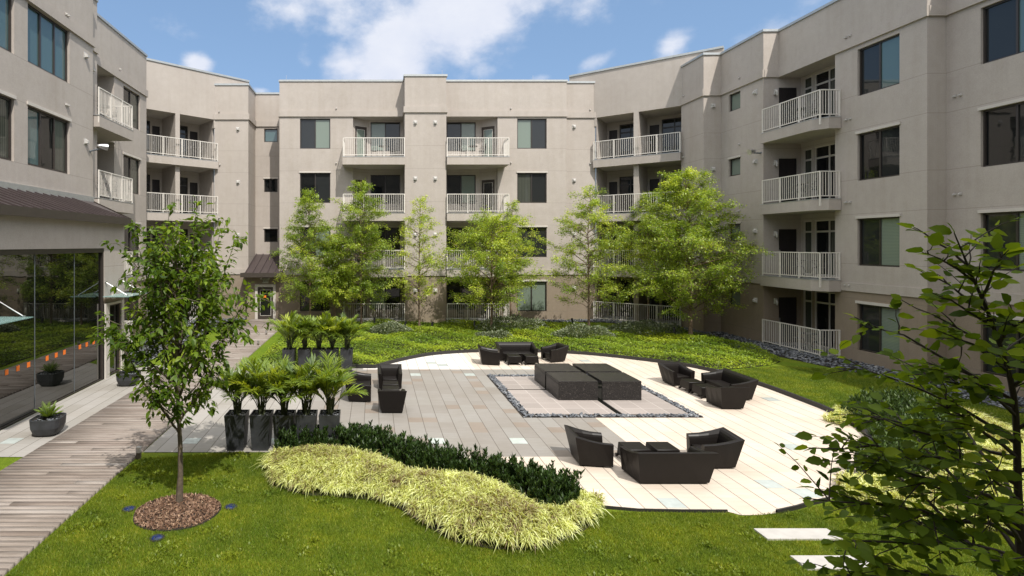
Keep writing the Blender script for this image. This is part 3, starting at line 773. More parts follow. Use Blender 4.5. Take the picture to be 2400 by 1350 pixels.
# ------------------------------------------------------------------ pavilion with the glass wall
B = Building('garden_pavilion', (-10, 16, 0), 'single storey pavilion at left with a dark glass curtain wall and brown standing seam roof', 'pavilion')
XP = -8.93
f = B.seg((XP, -3), (XP, 19.45), [(3, 21.0, -.02, 4.34), (21.25, 22.15, -.02, 2.42)], z1=5.25, belt=False, band=False, cope=False)
B.seg((XP, 19.45), (-11.0, 19.45), z1=5.25, belt=False, band=False, cope=False)
ys = [0.0]; y = 18.0
joints = [18.0, 16.36, 14.45, 12.5, 10.6, 8.7, 6.8, 4.9, 3.0, 1.1]
m = MB(); m.fbox(f, 3, 21.0, -.16, -.02, 4.20, 4.34); m.fbox(f, 20.93, 21.0, -.16, -.02, 0, 4.2); m.fbox(f, 3, 21, -.12, -.03, -.02, .035)
cw = m.build('curtain_wall', M['frame'], B.e)
for a, b in zip(joints[1:], joints[:-1]):
    q = MB(); q.fbox(f, a + 3.008, b + 3 - .008 - (0.06 if b == 18.0 else 0), -.11, -.09, .03, 4.21); q.build('pane', M['curtainwall'], cw)
m = MB()
for a in joints[1:]: m.fbox(f, a + 3 - .012, a + 3 + .012, -.115, -.082, .03, 4.2)
m.build('mullion', M['grey'], cw)
m = MB(); m.fbox(f, 21.0, 21.25, -.02, .06, 0.0, 2.5); m.fbox(f, 22.15, 22.32, -.02, .05, 0, 2.5); m.fbox(f, 21.25, 22.15, -.03, .04, 2.42, 2.5); m.build('door_frame', M['trim'], B.e)
B.window(f, 21.25, 22.15, .02, 2.42, ('curtainwall',), inset=.06)
m = MB()   # roof: eave line and wall line, cut back along a slanting end
e0 = (-8.72, -3.2, 5.36); e1 = (-8.72, 19.42, 5.36); w0 = (X1 + .002, -3.2, 6.10); w1 = (X1 + .002, 20.78, 6.10)
m.hexa([(e0[0], e0[1], 5.30), (w0[0], w0[1], 6.04), (w1[0], w1[1], 6.04), (e1[0], e1[1], 5.30), e0, w0, w1, e1])
k = 0; y = -3.0
while y < 19.4:
    m.hexa([(e0[0], y - .016, 5.36), (e0[0], y + .016, 5.36), (w0[0], y + .016, 6.10), (w0[0], y - .016, 6.10), (e0[0], y - .016, 5.41), (e0[0], y + .016, 5.41), (w0[0], y + .016, 6.15), (w0[0], y - .016, 6.15)]); y += .42
m.build('roof', M['roof'], B.e)
m = MB(); m.box(-8.74, -8.68, -3.2, 19.46, 5.16, 5.40)
m.quad((-8.70, 19.46, 5.16), (X1, 20.79, 5.85), (X1, 20.79, 6.14), (-8.70, 19.46, 5.40)); m.quad((-8.93, 19.45, 5.24), (-8.72, 19.45, 5.17), (-8.72, -3, 5.17), (-8.93, -3, 5.24))
m.build('fascia', M['fascia'], B.e)
m = MB(); m.box(X1 + .001, X1 + .05, -3, 20.8, 6.06, 6.28); m.build('flashing', M['coping'], B.e)
m = MB(); m.fbox(f, 21.5, 21.68, 0, .05, 2.25 + .35, 2.43 + .35); m.build('keypad', M['trim'], B.e)
B.finish()
for i, (ya, yb, lab) in enumerate([(17.85, 19.3, 'clear glass door canopy hung from two steel rods at the far end of the pavilion'), (11.2, 12.85, 'clear glass door canopy hung from steel rods at the left edge, nearest the camera')]):
    e = empty('glass_canopy', (XP, (ya + yb) / 2, 2.75), lab, 'canopy', 'glass door canopies on the pavilion')
    m = MB(); m.box(XP + .03, XP + .88, ya, yb, 2.735, 2.755); m.build('glass_sheet', M['cglass'], e)
    for y in (ya + .22, yb - .12):
        m = MB(); m.tube([(XP, y, 3.22), (XP + .74, y, 2.77)], .014, 6); m.tube([(XP + .74, y, 2.80), (XP + .74, y, 2.72)], .03, 8); m.tube([(XP, y, 3.22), (XP + .04, y, 3.22)], .04, 8); m.tube([(XP, y, 2.74), (XP + .05, y, 2.74)], .03, 8)
        m.build('tie_rod', M['steel'], e)
decs = [24, 50, 75, 118, 139, 158, 194, 210, 226]
for i, x in enumerate(decs):
    s = (877 - x) / 8.93; y = FPX / s
    m = MB(); m.box(XP - .089, XP - .083, y - .06, y + .06, 1.26, 1.39); o = m.build('glass_decal', M['orange'])
    setp(o, ['first', 'second', 'third', 'fourth', 'fifth', 'sixth', 'seventh', 'eighth', 'ninth'][i] + ' orange square decal from the left on the pavilion glass wall', 'decal', 'orange safety decals on the glass wall')

# ------------------------------------------------------------------ right corner block (diagonal)
B = Building('apartment_block', (15.5, 31.5, 0), 'beige corner block at far right behind the largest birch, two bays of recessed balconies')
RD0, RD1 = (13.2, 32.33), (16.71, 29.52)
dr = (Vector(RD1) - Vector(RD0)).normalized()
f = diag_block(B, RD0, RD1, [(1398.5, 1485), (1497, 1597)], (1393, 1596.5), 14.73, mirror=True)
a0 = Vector(RD0) - dr * 1.6; a1 = Vector(RD1) + dr * 1.9
B.seg(tuple(a0), RD0, z0=11.5, z1=14.73, belt=False, band=False, cap=True); B.seg(RD1, tuple(a1), z0=11.5, z1=14.73, belt=False, band=False, cap=True)
B.finish()

# ------------------------------------------------------------------ right wing
B = Building('apartment_block', (19, 18, 0), 'shaded beige wing along the right side with a stack of angled balconies')
f = B.seg((16.71, 29.6), (16.71, 27.6), ext1=.06); B.hood(f, .25, 12.5, True); B.hood(f, .25, 9.2, True)
f = B.seg((16.71, 27.6), (17.6, 27.6), ext0=.02)
for k in range(3): B.hood(f, .48, 11.5 - 3.2 * k)
u = lambda y: 27.6 - y
f = B.seg((17.6, 27.6), (17.6, 24.6), [(u(27.0), u(26.15), p, q) for p, q in sz + [(1.43, 2.28)]], ext1=.06)
for k, (p, q) in enumerate(sz): B.window(f, u(27.0), u(26.15), p, q, (PB,), lintel=k > 0)
B.window(f, u(27.0), u(26.15), 1.43, 2.28, (PB,))
for k in range(4): B.hood(f, u(25.1), 11.5 - 3.2 * k); B.hood(f, u(26.2), 12.5 - 3.2 * k, True)
f = B.seg((17.6, 24.6), (18.3, 24.6))
u = lambda y: 24.6 - y
rz = [(10.07 - 3.2 * k, 11.84 - 3.2 * k) for k in range(4)]
hs = [(0.0, u(21.6), -.02, TOP)] + [(u(20.6), u(18.95), p, q) for p, q in rz]
f = B.seg((18.3, 24.6), (18.3, 18.0), hs, ext1=.06)
for k, (p, q) in enumerate(rz): B.window(f, u(20.6), u(18.95), p, q, [(PS, 'pane_teal'), (PD, PS), (PS, PB), (PS, PB)][k], lintel=k > 0)
for k in range(4): B.hood(f, u(21.08), 12.5 - 3.2 * k, True); B.hood(f, u(20.9), 12.5 - 3.2 * k, True)
g = B.seg((17.95, 24.602), (19.45, 24.602), [(.32, 1.16, z + .03, z + 2.08) for z in FL], belt=False, band=False, cope=False, z1=TOP + .1, t=.12)
for z in FL: B.door(g, .32, 1.16, z + .03, z + 2.08, inset=-.04, mat='darkdoor', panel=True)
g = B.seg((19.3, 24.6), (19.3, 21.5), [(.12, .62, z + .05, z + 2.45) for z in FL] + [(.75, 3.0, z + .05, z + 2.45) for z in FL], belt=False, band=False, cope=False, z1=TOP + .1, t=.12)
for k, z in enumerate(FL): B.window(g, .12, .62, z + .05, z + 2.45, ('pane_curtain',), transom=.5, inset=.04, framemat='trim'); B.window(g, .75, 3.0, z + .05, z + 2.45, (PD, 'pane_curtain', PD) if k % 2 else (PD, PD, 'pane_teal'), transom=.5, inset=.04, framemat='trim')
B.wall.box(18.59, 19.42, 21.46, 21.596, 0, TOP); B.wall.box(18.58, 19.45, 21.5, 24.7, TOP + .004, TOP + .2)
for z in FL:
    zz = z if z > 1 else .04
    B.balcony([(17.45, 24.58), (17.45, 21.75), (17.8, 21.3), (18.28, 21.3), (18.28, 21.55), (19.35, 21.55), (19.35, 24.58)], zz, [(17.5, 24.5), (17.5, 21.35), (18.26, 21.35)], thick=.46 if z > 1 else .1)
    m = MB(); q = frame((17.95, 24.6), (19.4, 24.6)); m.fbox(q, .1, .2, .02, .1, zz + 1.75, zz + 2.0); m.tube([q(.15, .1, zz + 1.95), q(.15, .16, zz + 1.85), q(.15, .16, zz + 1.7)], [.05, .05, .03], 8); m.build('wall_light', M['vent'], B.e)
f = B.seg((18.3, 18.0), (18.93, 18.0))
u = lambda y: 18.0 - y
f = B.seg((18.93, 18.0), (18.93, -3), [(u(16.98), u(15.2), p, q) for p, q in rz] + [(u(12.5), u(10.6), p, q) for p, q in rz])
for k, (p, q) in enumerate(rz):
    B.window(f, u(16.98), u(15.2), p, q, [(PS, 'pane_teal'), (PD, PS), (PS, PB), (PS, PD)][k], lintel=k > 0); B.window(f, u(12.5), u(10.6), p, q, (PD, PS), lintel=k > 0)
for k in range(1, 4): B.hood(f, u(17.72), 12.5 - 3.2 * k, True); B.hood(f, u(17.55), 12.5 - 3.2 * k, True)
B.finish()

# ------------------------------------------------------------------ block behind the camera (shades the near tree, seen in reflections)
B = Building('apartment_block', (0, -6, 0), 'beige stucco block closing the near end of the courtyard behind the camera')
hs = []
for x in range(-9, 18, 4): hs += [(x + 11, x + 12.8, p, q) for p, q in WZ]
f = frame((19, -3), (-11, -3))
hs = [(u0, u0 + 1.8, p, q) for u0 in (2, 6, 10, 18, 22, 26) for p, q in WZ]
f = B.seg((19, -3.6), (-11, -3.6), hs)
for u0 in (2, 6, 10, 18, 22, 26):
    for k, (p, q) in enumerate(WZ): B.window(f, u0, u0 + 1.8, p, q, (PS, PB), lintel=k > 0)
B.finish()

# ------------------------------------------------------------------ ground
m = MB(); m.quad((-150, -150, 0), (150, -150, 0), (150, 250, 0), (-150, 250, 0))
setp(m.build('lawn', M['lawn']), kind='structure')

arc_px = [(880, 864), (897, 859), (917, 853), (972, 840.5), (1028, 832), (1120, 826.5), (1220, 826), (1328, 829.5), (1422, 837), (1533, 850), (1640, 866), (1770, 901), (1900, 949), (1941, 966), (1990, 990), (2033, 1026), (2045, 1060), (2035, 1100), (1996, 1145), (1941, 1174)]
arc = spline([P(*p) for p in arc_px], 5)
front_px = [(1930, 1176), (1867, 1194), (1820, 1204), (1785, 1208.5), (1737, 1209), (1705, 1200.5), (1600, 1200), (1496, 1198), (1400, 1190)]
patio = [P(800, 864), P(862, 864)] + arc + [P(*p) for p in front_px] + [(3.4, 9.75), (1.6, 10.5), (0.2, 11.1), (-1.2, 11.55), (-1.9, 11.65), (-4.95, 11.65), (-4.95, 19.3), (-3.4, 19.45)]
def sheet(name, poly, z, mat, kind='structure'):
    bm = bmesh.new(); vs = [bm.verts.new((x, y, z)) for x, y in poly]; bm.faces.new(vs); bmesh.ops.triangulate(bm, faces=bm.faces[:])
    me = bpy.data.meshes.new(name); bm.to_mesh(me); bm.free()
    for p in me.polygons:
        if p.normal.z < 0: p.flip()
    me.materials.append(mat); o = addobj(name, me); return setp(o, kind=kind)
sheet('patio', patio, 0.012, M['pavers'])
sheet('pavement', [(-8.93, 11.39), (-7.29, 11.39), (-7.29, 20.5), (-8.93, 19.4)], 0.012, M['pavers'])
# boardwalk: every board modelled
V = []; F = []; T = []
y = 2.2; k = 0
while y < 32.2:
    w = 0.128; x0 = -7.28 + rng.normal(0, .002); x1 = -4.97 + rng.normal(0, .002)
    xs = [x0, x1] if k % 3 else [x0, -6.1 + rng.uniform(-.7, .7), x1]
    for a, b in zip(xs[:-1], xs[1:]):
        i = len(V); h = 0.055 + rng.uniform(-.002, .002)
        for z in (0.0, h):
            V += [(a + .002, y, z), (b - .002, y, z), (b - .002, y + w, z), (a + .002, y + w, z)]
        for f_ in ((4, 5, 6, 7), (0, 1, 5, 4), (1, 2, 6, 5), (2, 3, 7, 6), (3, 0, 4, 7)): F.append([i + q for q in f_])
        T += [min(1, max(0, rng.normal(.52, .17)))] * 5
    y += w + 0.009; k += 1
o = npmesh('boardwalk', V, F, M['wood'], tint=T); setp(o, kind='structure')
sheet('boardwalk_bed', [(-7.26, 2.2), (-5.0, 2.2), (-5.0, 32.2), (-7.26, 32.2)], 0.008, M['soil'])

# steel edging along the curved side of the patio
def ribbon(name, pts, w, h, mat, **kw):
    mb = MB(); n = len(pts); P2 = [Vector((p[0], p[1], 0)) for p in pts]; L = []
    for i in range(n):
        d = (P2[min(i + 1, n - 1)] - P2[max(i - 1, 0)]).normalized(); nn = Vector((d.y, -d.x, 0)); L.append((P2[i] - nn * w / 2, P2[i] + nn * w / 2))
    for (a, b), (c, d) in zip(L[:-1], L[1:]):
        mb.quad((a.x, a.y, h), (b.x, b.y, h), (d.x, d.y, h), (c.x, c.y, h)); mb.quad((b.x, b.y, -.02), (d.x, d.y, -.02), (d.x, d.y, h), (b.x, b.y, h)); mb.quad((c.x, c.y, -.02), (a.x, a.y, -.02), (a.x, a.y, h), (c.x, c.y, h))
    return mb.build(name, mat)
edge_pts = [P(802, 863.5), P(862, 863.5)] + arc[:-1]
edge_pts = [(p[0], p[1] + .05) if i < 60 else p for i, p in enumerate(edge_pts)]
setp(ribbon('steel_edging', edge_pts, .07, .13, M['edging']), 'dark steel edging curving round the back and right of the patio', 'edging')
setp(ribbon('steel_edging', [P(*p) for p in [(1944, 1174), (1900, 1184), (1867, 1194), (1820, 1204.5)]], .03, .07, M['edging']), 'short rusty steel edging where lawn meets the patio near the near tree', 'edging')
setp(ribbon('steel_edging', [P(*p) for p in [(1385, 1189), (1496, 1199), (1600, 1201), (1705, 1201.5)]], .02, .05, M['edging']), 'thin steel edging along the front of the patio beside the yellow grass bed', 'edging')

# ------------------------------------------------------------------ pebbles
def pebbles(name, n, region, size, z=0.02, mat='pebble', poly=None, flat=.45, kind='stuff'):
    bm = bmesh.new(); bmesh.ops.create_icosphere(bm, subdivisions=1, radius=1.0)
    TV = np.array([v.co for v in bm.verts]); TF = np.array([[v.index for v in f.verts] for f in bm.faces]); bm.free()
    if poly is not None: p = sample_poly(poly, n)
    else: p = region(n)
    n = len(p)
    a = rng.uniform(0, 2 * np.pi, n); sx = size * rng.uniform(.7, 1.5, n); sy = sx * rng.uniform(.55, .8, n); sz = sx * flat * rng.uniform(.6, 1.1, n)
    t = rng.normal(0, .25, (n, 2)); jit = rng.normal(1, .09, (n, len(TV), 1)); v = TV[None] * jit
    X = v[:, :, 0] * sx[:, None]; Y = v[:, :, 1] * sy[:, None]; Z = v[:, :, 2] * sz[:, None] + X * t[:, :1] + Y * t[:, 1:]
    xx = X * np.cos(a)[:, None] - Y * np.sin(a)[:, None] + p[:, :1]; yy = X * np.sin(a)[:, None] + Y * np.cos(a)[:, None] + p[:, 1:2]
    zz = Z + z + rng.uniform(0, size * .8, (n, 1))
    V = np.stack([xx, yy, zz], -1).reshape(-1, 3); F = (TF[None] + (np.arange(n) * len(TV))[:, None, None]).reshape(-1, 3)
    o = npmesh(name, V, F, M[mat], tint=np.repeat(rng.beta(2, 2.2, n), len(TF)), smooth=True)
    return setp(o, kind=kind)
right_strip = [(15.4, 27.4), (16.7, 29.3), (16.7, 27.6), (17.6, 27.6), (17.6, 24.6), (18.3, 24.6), (18.3, 18.0), (18.93, 18.0), (18.93, 11), (17.2, 11), (16.85, 16.5), (16.7, 18.7), (16.35, 20.5), (15.9, 22.5), (15.2, 24.8), (14.6, 26.5)]
sheet('pebble_bed', right_strip, .006, M['soil'])
setp(pebbles('river_pebbles', 3200, None, .055, poly=right_strip), 'dark river pebbles along the foot of the right wing', 'pebbles')
front_strip = [(-4.9, 31.3), (13.2, 31.2), (15.6, 28.6), (16.6, 29.5), (13.2, 32.3), (11.3, 32.1), (-5.5, 32.05)]
sheet('pebble_bed', front_strip, .006, M['soil'])
setp(pebbles('river_pebbles', 2200, None, .05, poly=front_strip), 'pale pebbles along the foot of the far block', 'pebbles')
ls = [(-9.3, 19.6), (-8.6, 19.6), (-8.5, 25), (-8.5, 32.0), (-7.65, 32.2), (-7.65, 32.8), (-9.7, 32.8), (-11.6, 30.5), (-11.6, 27.9), (-10.2, 24), (-10.2, 19.6)]
sheet('pebble_bed', ls, .006, M['soil'])
setp(pebbles('river_pebbles', 1700, None, .055, poly=ls), 'pebbles at the foot of the left wing beyond the pavilion', 'pebbles')

# ------------------------------------------------------------------ fountain square
gx0, gx1, gy0, gy1, gw = 3.82, 8.47, 13.97, 18.5, .24
sheet('pebble_bed', [(gx0, gy0), (gx1, gy0), (gx1, gy1), (gx0, gy1)], .016, M['soil'])
def ring(n):
    p = rng.uniform((gx0 + .03, gy0 + .03), (gx1 - .03, gy1 - .03), (n * 6, 2))
    k = (p[:, 0] < gx0 + gw - .02) | (p[:, 0] > gx1 - gw + .02) | (p[:, 1] < gy0 + gw - .02) | (p[:, 1] > gy1 - gw + .02)
    return p[k][:n]
setp(pebbles('river_pebbles', 1500, ring, .042, z=.018), 'ring of grey river pebbles framing the fountain square', 'pebbles')
xa, xb, xc, xd = 5.24, 6.36, 6.48, 7.60
ya, yb, yc, yd = 15.46, 16.57, 16.69, 17.80
for (a, b) in ((gx0 + gw, xb - .02), (xc + .02, gx1 - gw)):
    for (c, d) in ((gy0 + gw, yb), (yc, gy1 - gw)):
        m = MB(); m.box(a, b, c, d, .0, .034); setp(m.build('terrace', M['tiles']), kind='structure')
e = empty('fountain', (6.42, 16.63, 0), 'low fountain of four black granite blocks with water channels between them, inside the pebble square', 'fountain')
for (a, b) in ((xa, xb), (xc, xd)):
    for (c, d) in ((ya, yb), (yc, yd)):
        m = MB(); m.box(a, b, c, d, .0, .50); m.box(a + .002, b - .002, c + .002, d - .002, .504, .575)
        m.build('granite_block', M['granite'], e, bevel=.006)
m = MB(); m.box(xb - .018, xc + .018, gy0 + gw + .01, gy1 - gw - .01, .0, .02); m.box(xb + .002, xc - .002, ya + .02, yd - .02, .021, .47)
m.build('water', M['water'], e)
m = MB(); m.box(gx0 + gw + .01, gx1 - gw - .01, yb + .002, yc - .002, .0, .019); m.box(xa + .02, xd - .02, yb + .003, yc - .003, .021, .46)
m.build('water', M['water'], e)
def mid(n): return np.stack([6.42 + rng.normal(0, .2, n), 16.63 + rng.normal(0, .045, n)], -1)
setp(pebbles('river_pebbles', 160, mid, .028, z=.47), 'small pebbles heaped between the granite fountain blocks', 'pebbles')

# ------------------------------------------------------------------ glass pavers
gp = [(974, 881, 'near the left armchairs'), (1101, 881, 'left of the pebble square'), (1029, 1036, 'just behind the middle of the dark hedge'), (1213, 1035, 'in the grey paving in front of the fountain'), (1011, 853, 'in the pale paving at back left'), (1037, 859, 'at back left, right of its twin'),
      (1562, 1173, 'at the front edge of the patio below the front sofa'), (1787, 1128, 'right of the front seating group'), (1865, 1147, 'nearest the low branch of the near tree'), (1842, 1043, 'behind the tip of the near tree'), (1861, 1017, 'right of the patio, upper of a close pair'), (1796, 933, 'beside the right seating group'),
      (43, 1034, 'at the left edge by the first bowl planter'), (457, 1035, 'between the boardwalk and the tall planters'), (630, 1035, 'behind the second tall planter'), (1368, 846, 'behind the fountain at the back edge'), (1680, 868, 'at the right back edge beside the lawn')]
for i, (x, y, w) in enumerate(gp):
    X, Y = P(x, y); iu = math.floor((X - .12) / .37); iv = math.floor((Y - 11.39) / .37)
    a = .12 + iu * .37; b = 11.39 + iv * .37
    m = MB(); m.box(a + .012, a + .358, b + .01, b + .36, .004, .0165); o = m.build('glass_paver', M['glasspaver'])
    setp(o, 'square frosted glass paver ' + w, 'glass paver', 'frosted glass pavers set in the paving')

# ------------------------------------------------------------------ lounge furniture (facing local +Y)
def furniture_shell(hw, proto_loc, label, name, cat):
    wb, wf, tb, tf = .275 + hw, .345 + hw, .385 + hw, .375 + hw
    def st(side, t):
        # t 0 = arm front, 1 = back corner
        e_ = t
        ob = np.array([side * (wf + (wb - wf) * e_), .33 + (-.30 - .33) * e_, .03]); 
        zt = .47 + .15 * (t ** 1.7)
        ot = np.array([side * (tf + (tb - tf) * e_), .33 + (-.42 - .33) * e_, zt])
        inn = np.array([side * (tf - .155 + (-.01) * e_), .33 + (-.205 - .33) * e_, .22])
        roll = []
        A, D = ot, inn
        inw = np.array([inn[0] - ot[0], inn[1] - ot[1], 0]);
        Bz = A + inw * .75 + np.array([0, 0, .045]); Cz = D + np.array([0, 0, .22]) - inw * .12
        for k in range(1, 8):
            u = k / 8; roll.append((1 - u) ** 3 * A + 3 * (1 - u) ** 2 * u * Bz + 3 * (1 - u) * u * u * Cz + u ** 3 * D)
        return [ob, ot] + roll + [inn]
    sts = [st(-1, t) for t in (0, .33, .66, 1)] + [st(1, t) for t in (1, .66, .33, 0)]
    mb = MB()
    for a, b in zip(sts[:-1], sts[1:]):
        for k in range(len(a) - 1):
            if k == 0 and abs(a[1][2] - b[1][2]) > 1e-6: mb.quad(b[0], a[0], a[1]); mb.quad(b[0], a[1], b[1])
            else: mb.quad(b[k], a[k], a[k + 1], b[k + 1])
    for s_, rev in ((sts[0], False), (sts[-1], True)):
        pts = [tuple(p) for p in s_] + [(s_[-1][0], .33, .03)]
        mb.quad(*(pts if not rev else pts[::-1]))
    e = empty(name, (0, 0, 0), label, cat)
    mb2 = mb
    o = mb2.build('shell', M['resin'], e, smooth=True)
    sw = tf - .16
    q = MB(); q.hexa([(-sw, -.20, .06), (sw, -.20, .06), (sw, .27, .06), (-sw, .27, .06), (-sw, -.21, .285), (sw, -.21, .285), (sw, .30, .305), (-sw, .30, .305)])
    q.build('seat', M['resin'], e, smooth=True, bevel=.012)
    return e
chair = furniture_shell(0, (0, 0), '', 'armchair', 'armchair')
sofa = furniture_shell(.36, (0, 0), '', 'sofa', 'sofa')
table = empty('side_table', (0, 0, 0), '', 'side table')
m = MB(); a, b = .205, .25
m.hexa([(-b, -b, .08), (b, -b, .08), (b, b, .08), (-b, b, .08), (-b + .02, -b + .02, .325), (b - .02, -b + .02, .325), (b - .02, b - .02, .325), (-b + .02, b - .02, .325)])
m.build('table_top', M['resin'], table, smooth=True, bevel=.014)
for sx in (-1, 1):
    for sy in (-1, 1):
        m = MB(); x, y = sx * .235, sy * .235
        m.hexa([(x - .03, y - .03, .013), (x + .03, y - .03, .013), (x + .03, y + .03, .013), (x - .03, y + .03, .013), (x - .045, y - .045, .085), (x + .045, y - .045, .085), (x + .045, y + .045, .085), (x - .045, y + .045, .085)]) if False else m.hexa([(x - .015 + sx * .02, y - .015 + sy * .02, .013), (x + .015 + sx * .02, y - .015 + sy * .02, .013), (x + .015 + sx * .02, y + .015 + sy * .02, .013), (x - .015 + sx * .02, y + .015 + sy * .02, .013), (x - .05, y - .05, .085), (x + .016, y - .05, .085) if sx > 0 else (x + .05, y - .05, .085), (x + .014, y + .014, .085) if sx > 0 else (x + .05, y + .014, .085), (x - .05, y + .014, .085)])
        m.build('leg', M['resin'], table)
H = math.pi / 2
fz = .013
sofas = [((5.57, 10.37), 0, 'black sofa with its back to the camera in the front seating group'), ((5.50, 21.02), math.pi, 'black sofa at the back of the patio against the ground cover'),
         ((-.42, 16.0), -H, 'black sofa at the left of the patio, partly behind a palm frond'), ((10.46, 16.13), H, 'black sofa at the right edge of the patio beside the lawn')]
for i, (p, rz_, lab) in enumerate(sofas): place(sofa, i, (*p, fz), rz_, lab, 'black sofas on the patio')
chairs = [((4.43, 11.15), -H - R(3), 'black armchair on the left of the front seating group, facing right'), ((6.87, 11.06), H - R(5), 'black armchair on the right of the front seating group, facing left'),
          ((4.32, 20.35), -H - R(5), 'black armchair left of the sofa at the back of the patio'), ((6.88, 20.85), H + R(14), 'black armchair right of the sofa at the back of the patio'),
          ((.47, 14.62), 0, 'black armchair turned away from the camera at the left of the patio'), ((.49, 17.02), math.pi, 'black armchair facing the camera at the left of the patio'),
          ((9.66, 17.36), math.pi + R(8), 'black armchair facing the camera in the right seating group'), ((9.67, 14.95), R(-2), 'black armchair turned away from the camera in the right seating group')]
for i, (p, rz_, lab) in enumerate(chairs): place(chair, i, (*p, fz), rz_, lab, 'black armchairs on the patio')
tables = [((5.33, 11.15), 'left of two black low tables in the front seating group'), ((5.91, 11.15), 'right of two black low tables in the front seating group'), ((5.2, 20.3), 'left of two black low tables at the back of the patio'), ((5.83, 20.3), 'right of two black low tables at the back of the patio'),
          ((.49, 16.27), 'far one of two black low tables in the left seating group'), ((.49, 15.69), 'near one of two black low tables in the left seating group'), ((9.66, 16.52), 'far one of two black low tables in the right seating group'), ((9.68, 15.92), 'near one of two black low tables in the right seating group')]
for i, (p, lab) in enumerate(tables): place(table, i, (*p, fz), 0, lab, 'black low tables on the patio')

# ------------------------------------------------------------------ small fixed things
for (x, Y0, w) in ((5.92, (8.19, 8.49), 'upper of two pale concrete stepping slabs in the lawn'), (5.92, (7.43, 7.75), 'lower of two pale concrete stepping slabs in the lawn, nearest the camera')):
    m = MB(); m.box(x, 7.06, Y0[0], Y0[1], -.02, .03); setp(m.build('stepping_slab', M['concrete'], bevel=.006), w, 'stepping slab', 'stepping slabs in the lawn')
lights = [((325, 1075), 'stubby bollard light where the boardwalk meets the near lawn'), ((605, 812), 'small path light half way along the right edge of the boardwalk'), ((624, 787), 'small path light near the far right end of the boardwalk'), ((533, 772), 'small path light on the left of the boardwalk near its far end')]
pl = empty('path_light', (0, 0, 0), '', 'path light')
m = MB(); m.box(-.04, .04, -.04, .04, -.02, .13); m.build('post', M['bark2'], pl)
m = MB(); m.box(-.042, .042, -.042, .042, .131, .23); m.box(-.046, .046, -.046, .046, .232, .245); m.build('lamp_head', M['steel'], pl)
for i, (p, lab) in enumerate(lights): place(pl, i, (*P(*p), 0), 0, lab, 'path lights along the boardwalk')
for (p, lab) in (((302, 1194), 'blue in-ground uplight left of the mulch ring'), ((541, 1189), 'blue in-ground uplight right of the mulch ring'), ((368, 1262), 'blue in-ground uplight in front of the mulch ring')):
    X, Y = P(*p); e = empty('ground_light', (X, Y, 0), lab, 'ground light', 'blue in-ground lights round the young tree')
    m = MB(); m.lathe([(.11, 0), (.11, .018), (.10, .022), (.085, .016)], (X, Y, 0), 20); m.build('rim', M['edging'], e)
    m = MB(); m.lathe([(.085, .012), (.08, .020), (.04, .025), (.01, .026)], (X, Y, 0), 20); m.build('lens', M['blue'], e, smooth=True)
gs = empty('garden_spotlight', (0, 0, 0), '', 'spotlight')
m = MB(); m.tube([(0, 0, 0), (0, 0, .30)], .015, 6); m.build('stake', M['black'], gs)
m = MB(); m.tube([(-.03, 0, .26), (.05, .02, .50)], [.05, .06], 8); m.build('lamp_head', M['black'], gs)
for i, (p, lab) in enumerate([((950, 775), 'left of the third birch'), ((1013, 777), 'right of the third birch'), ((1112, 775), 'left of the fourth birch'), ((1581, 792), 'left of the largest birch'), ((878, 766), 'right of the back row of palms'), ((1342, 768), 'left of the fifth birch')]):
    place(gs, i, (*P(*p), 0), R(20 * i), 'black spike spotlight in the ground cover ' + lab, 'black spotlights in the ground cover')
def floodlight(loc, dirn, arm, label):
    e = empty('floodlight', loc, label, 'floodlight', 'wall floodlights'); L0 = Vector(loc); a = Vector(arm); d = Vector(dirn).normalized()
    m = MB(); m.tube([L0, L0 + a * .5, L0 + a], [.03, .035, .03], 8); m.tube([L0 + a * .0, L0 - a * .02 + Vector((0, 0, .001))], .07, 8); m.build('bracket', M['grey'], e)
    h = L0 + a + Vector((0, 0, .07)); m = MB(); m.tube([h - d * .16, h - d * .05, h + d * .1, h + d * .2], [.04, .09, .12, .13], 12); m.build('lamp_head', M['steel'], e, smooth=True)
floodlight((17.6, 24.75, 8.62), (-1, -.2, -.25), (-.38, 0, .02), 'silver floodlight on the right wing beside the small windows')
floodlight((X1, 20.6, 8.0), (.8, .6, -.1), (.42, .05, .12), 'silver floodlight on the left wing near its far corner')

# ------------------------------------------------------------------ bistro sets on the balconies
bt = empty('bistro_table', (0, 0, 0), '', 'bistro table'); m = MB(); m.lathe([(.28, .70), (.30, .71), (.30, .725), (.02, .73)], (0, 0, 0), 16); m.build('table_top', M['black'], bt)
m = MB()
for k in range(3):
    t = 2.1 * k; c, s_ = math.cos(t), math.sin(t); m.tube([(c * .05, s_ * .05, .70), (c * .03, s_ * .03, .45), (c * .10, s_ * .10, .25), (c * .22, s_ * .22, .0)], .011, 5)
m.build('base', M['black'], bt)
bc = empty('bistro_chair', (0, 0, 0), '', 'bistro chair'); m = MB(); m.lathe([(.18, .43), (.20, .44), (.19, .455), (.02, .455)], (0, 0, 0), 12); m.build('seat', M['black'], bc)
m = MB()
for sx in (-1, 1): m.tube([(sx * .16, -.15, .44), (sx * .18, -.20, .7), (sx * .12, -.23, .88), (0, -.24, .92)], .011, 5); m.tube([(sx * .17, -.14, .44), (sx * .21, .0, .66), (sx * .2, .14, .62), (sx * .18, .16, .44)], .01, 5)
for k in range(5): m.tube([(-.1 + .05 * k, -.17, .46), (-.1 + .05 * k, -.225, .87)], .006, 4)
for k in range(3): m.tube([(-.16, -.18, .55 + .1 * k), (.16, -.18, .55 + .1 * k)], .006, 4)
m.build('backrest', M['black'], bc)
for sx in (-1, 1):
    for sy in (-1, 1): m = MB(); m.tube([(sx * .14, sy * .14, .44), (sx * .19, sy * .19, 0)], .01, 5); m.build('leg', M['black'], bc)
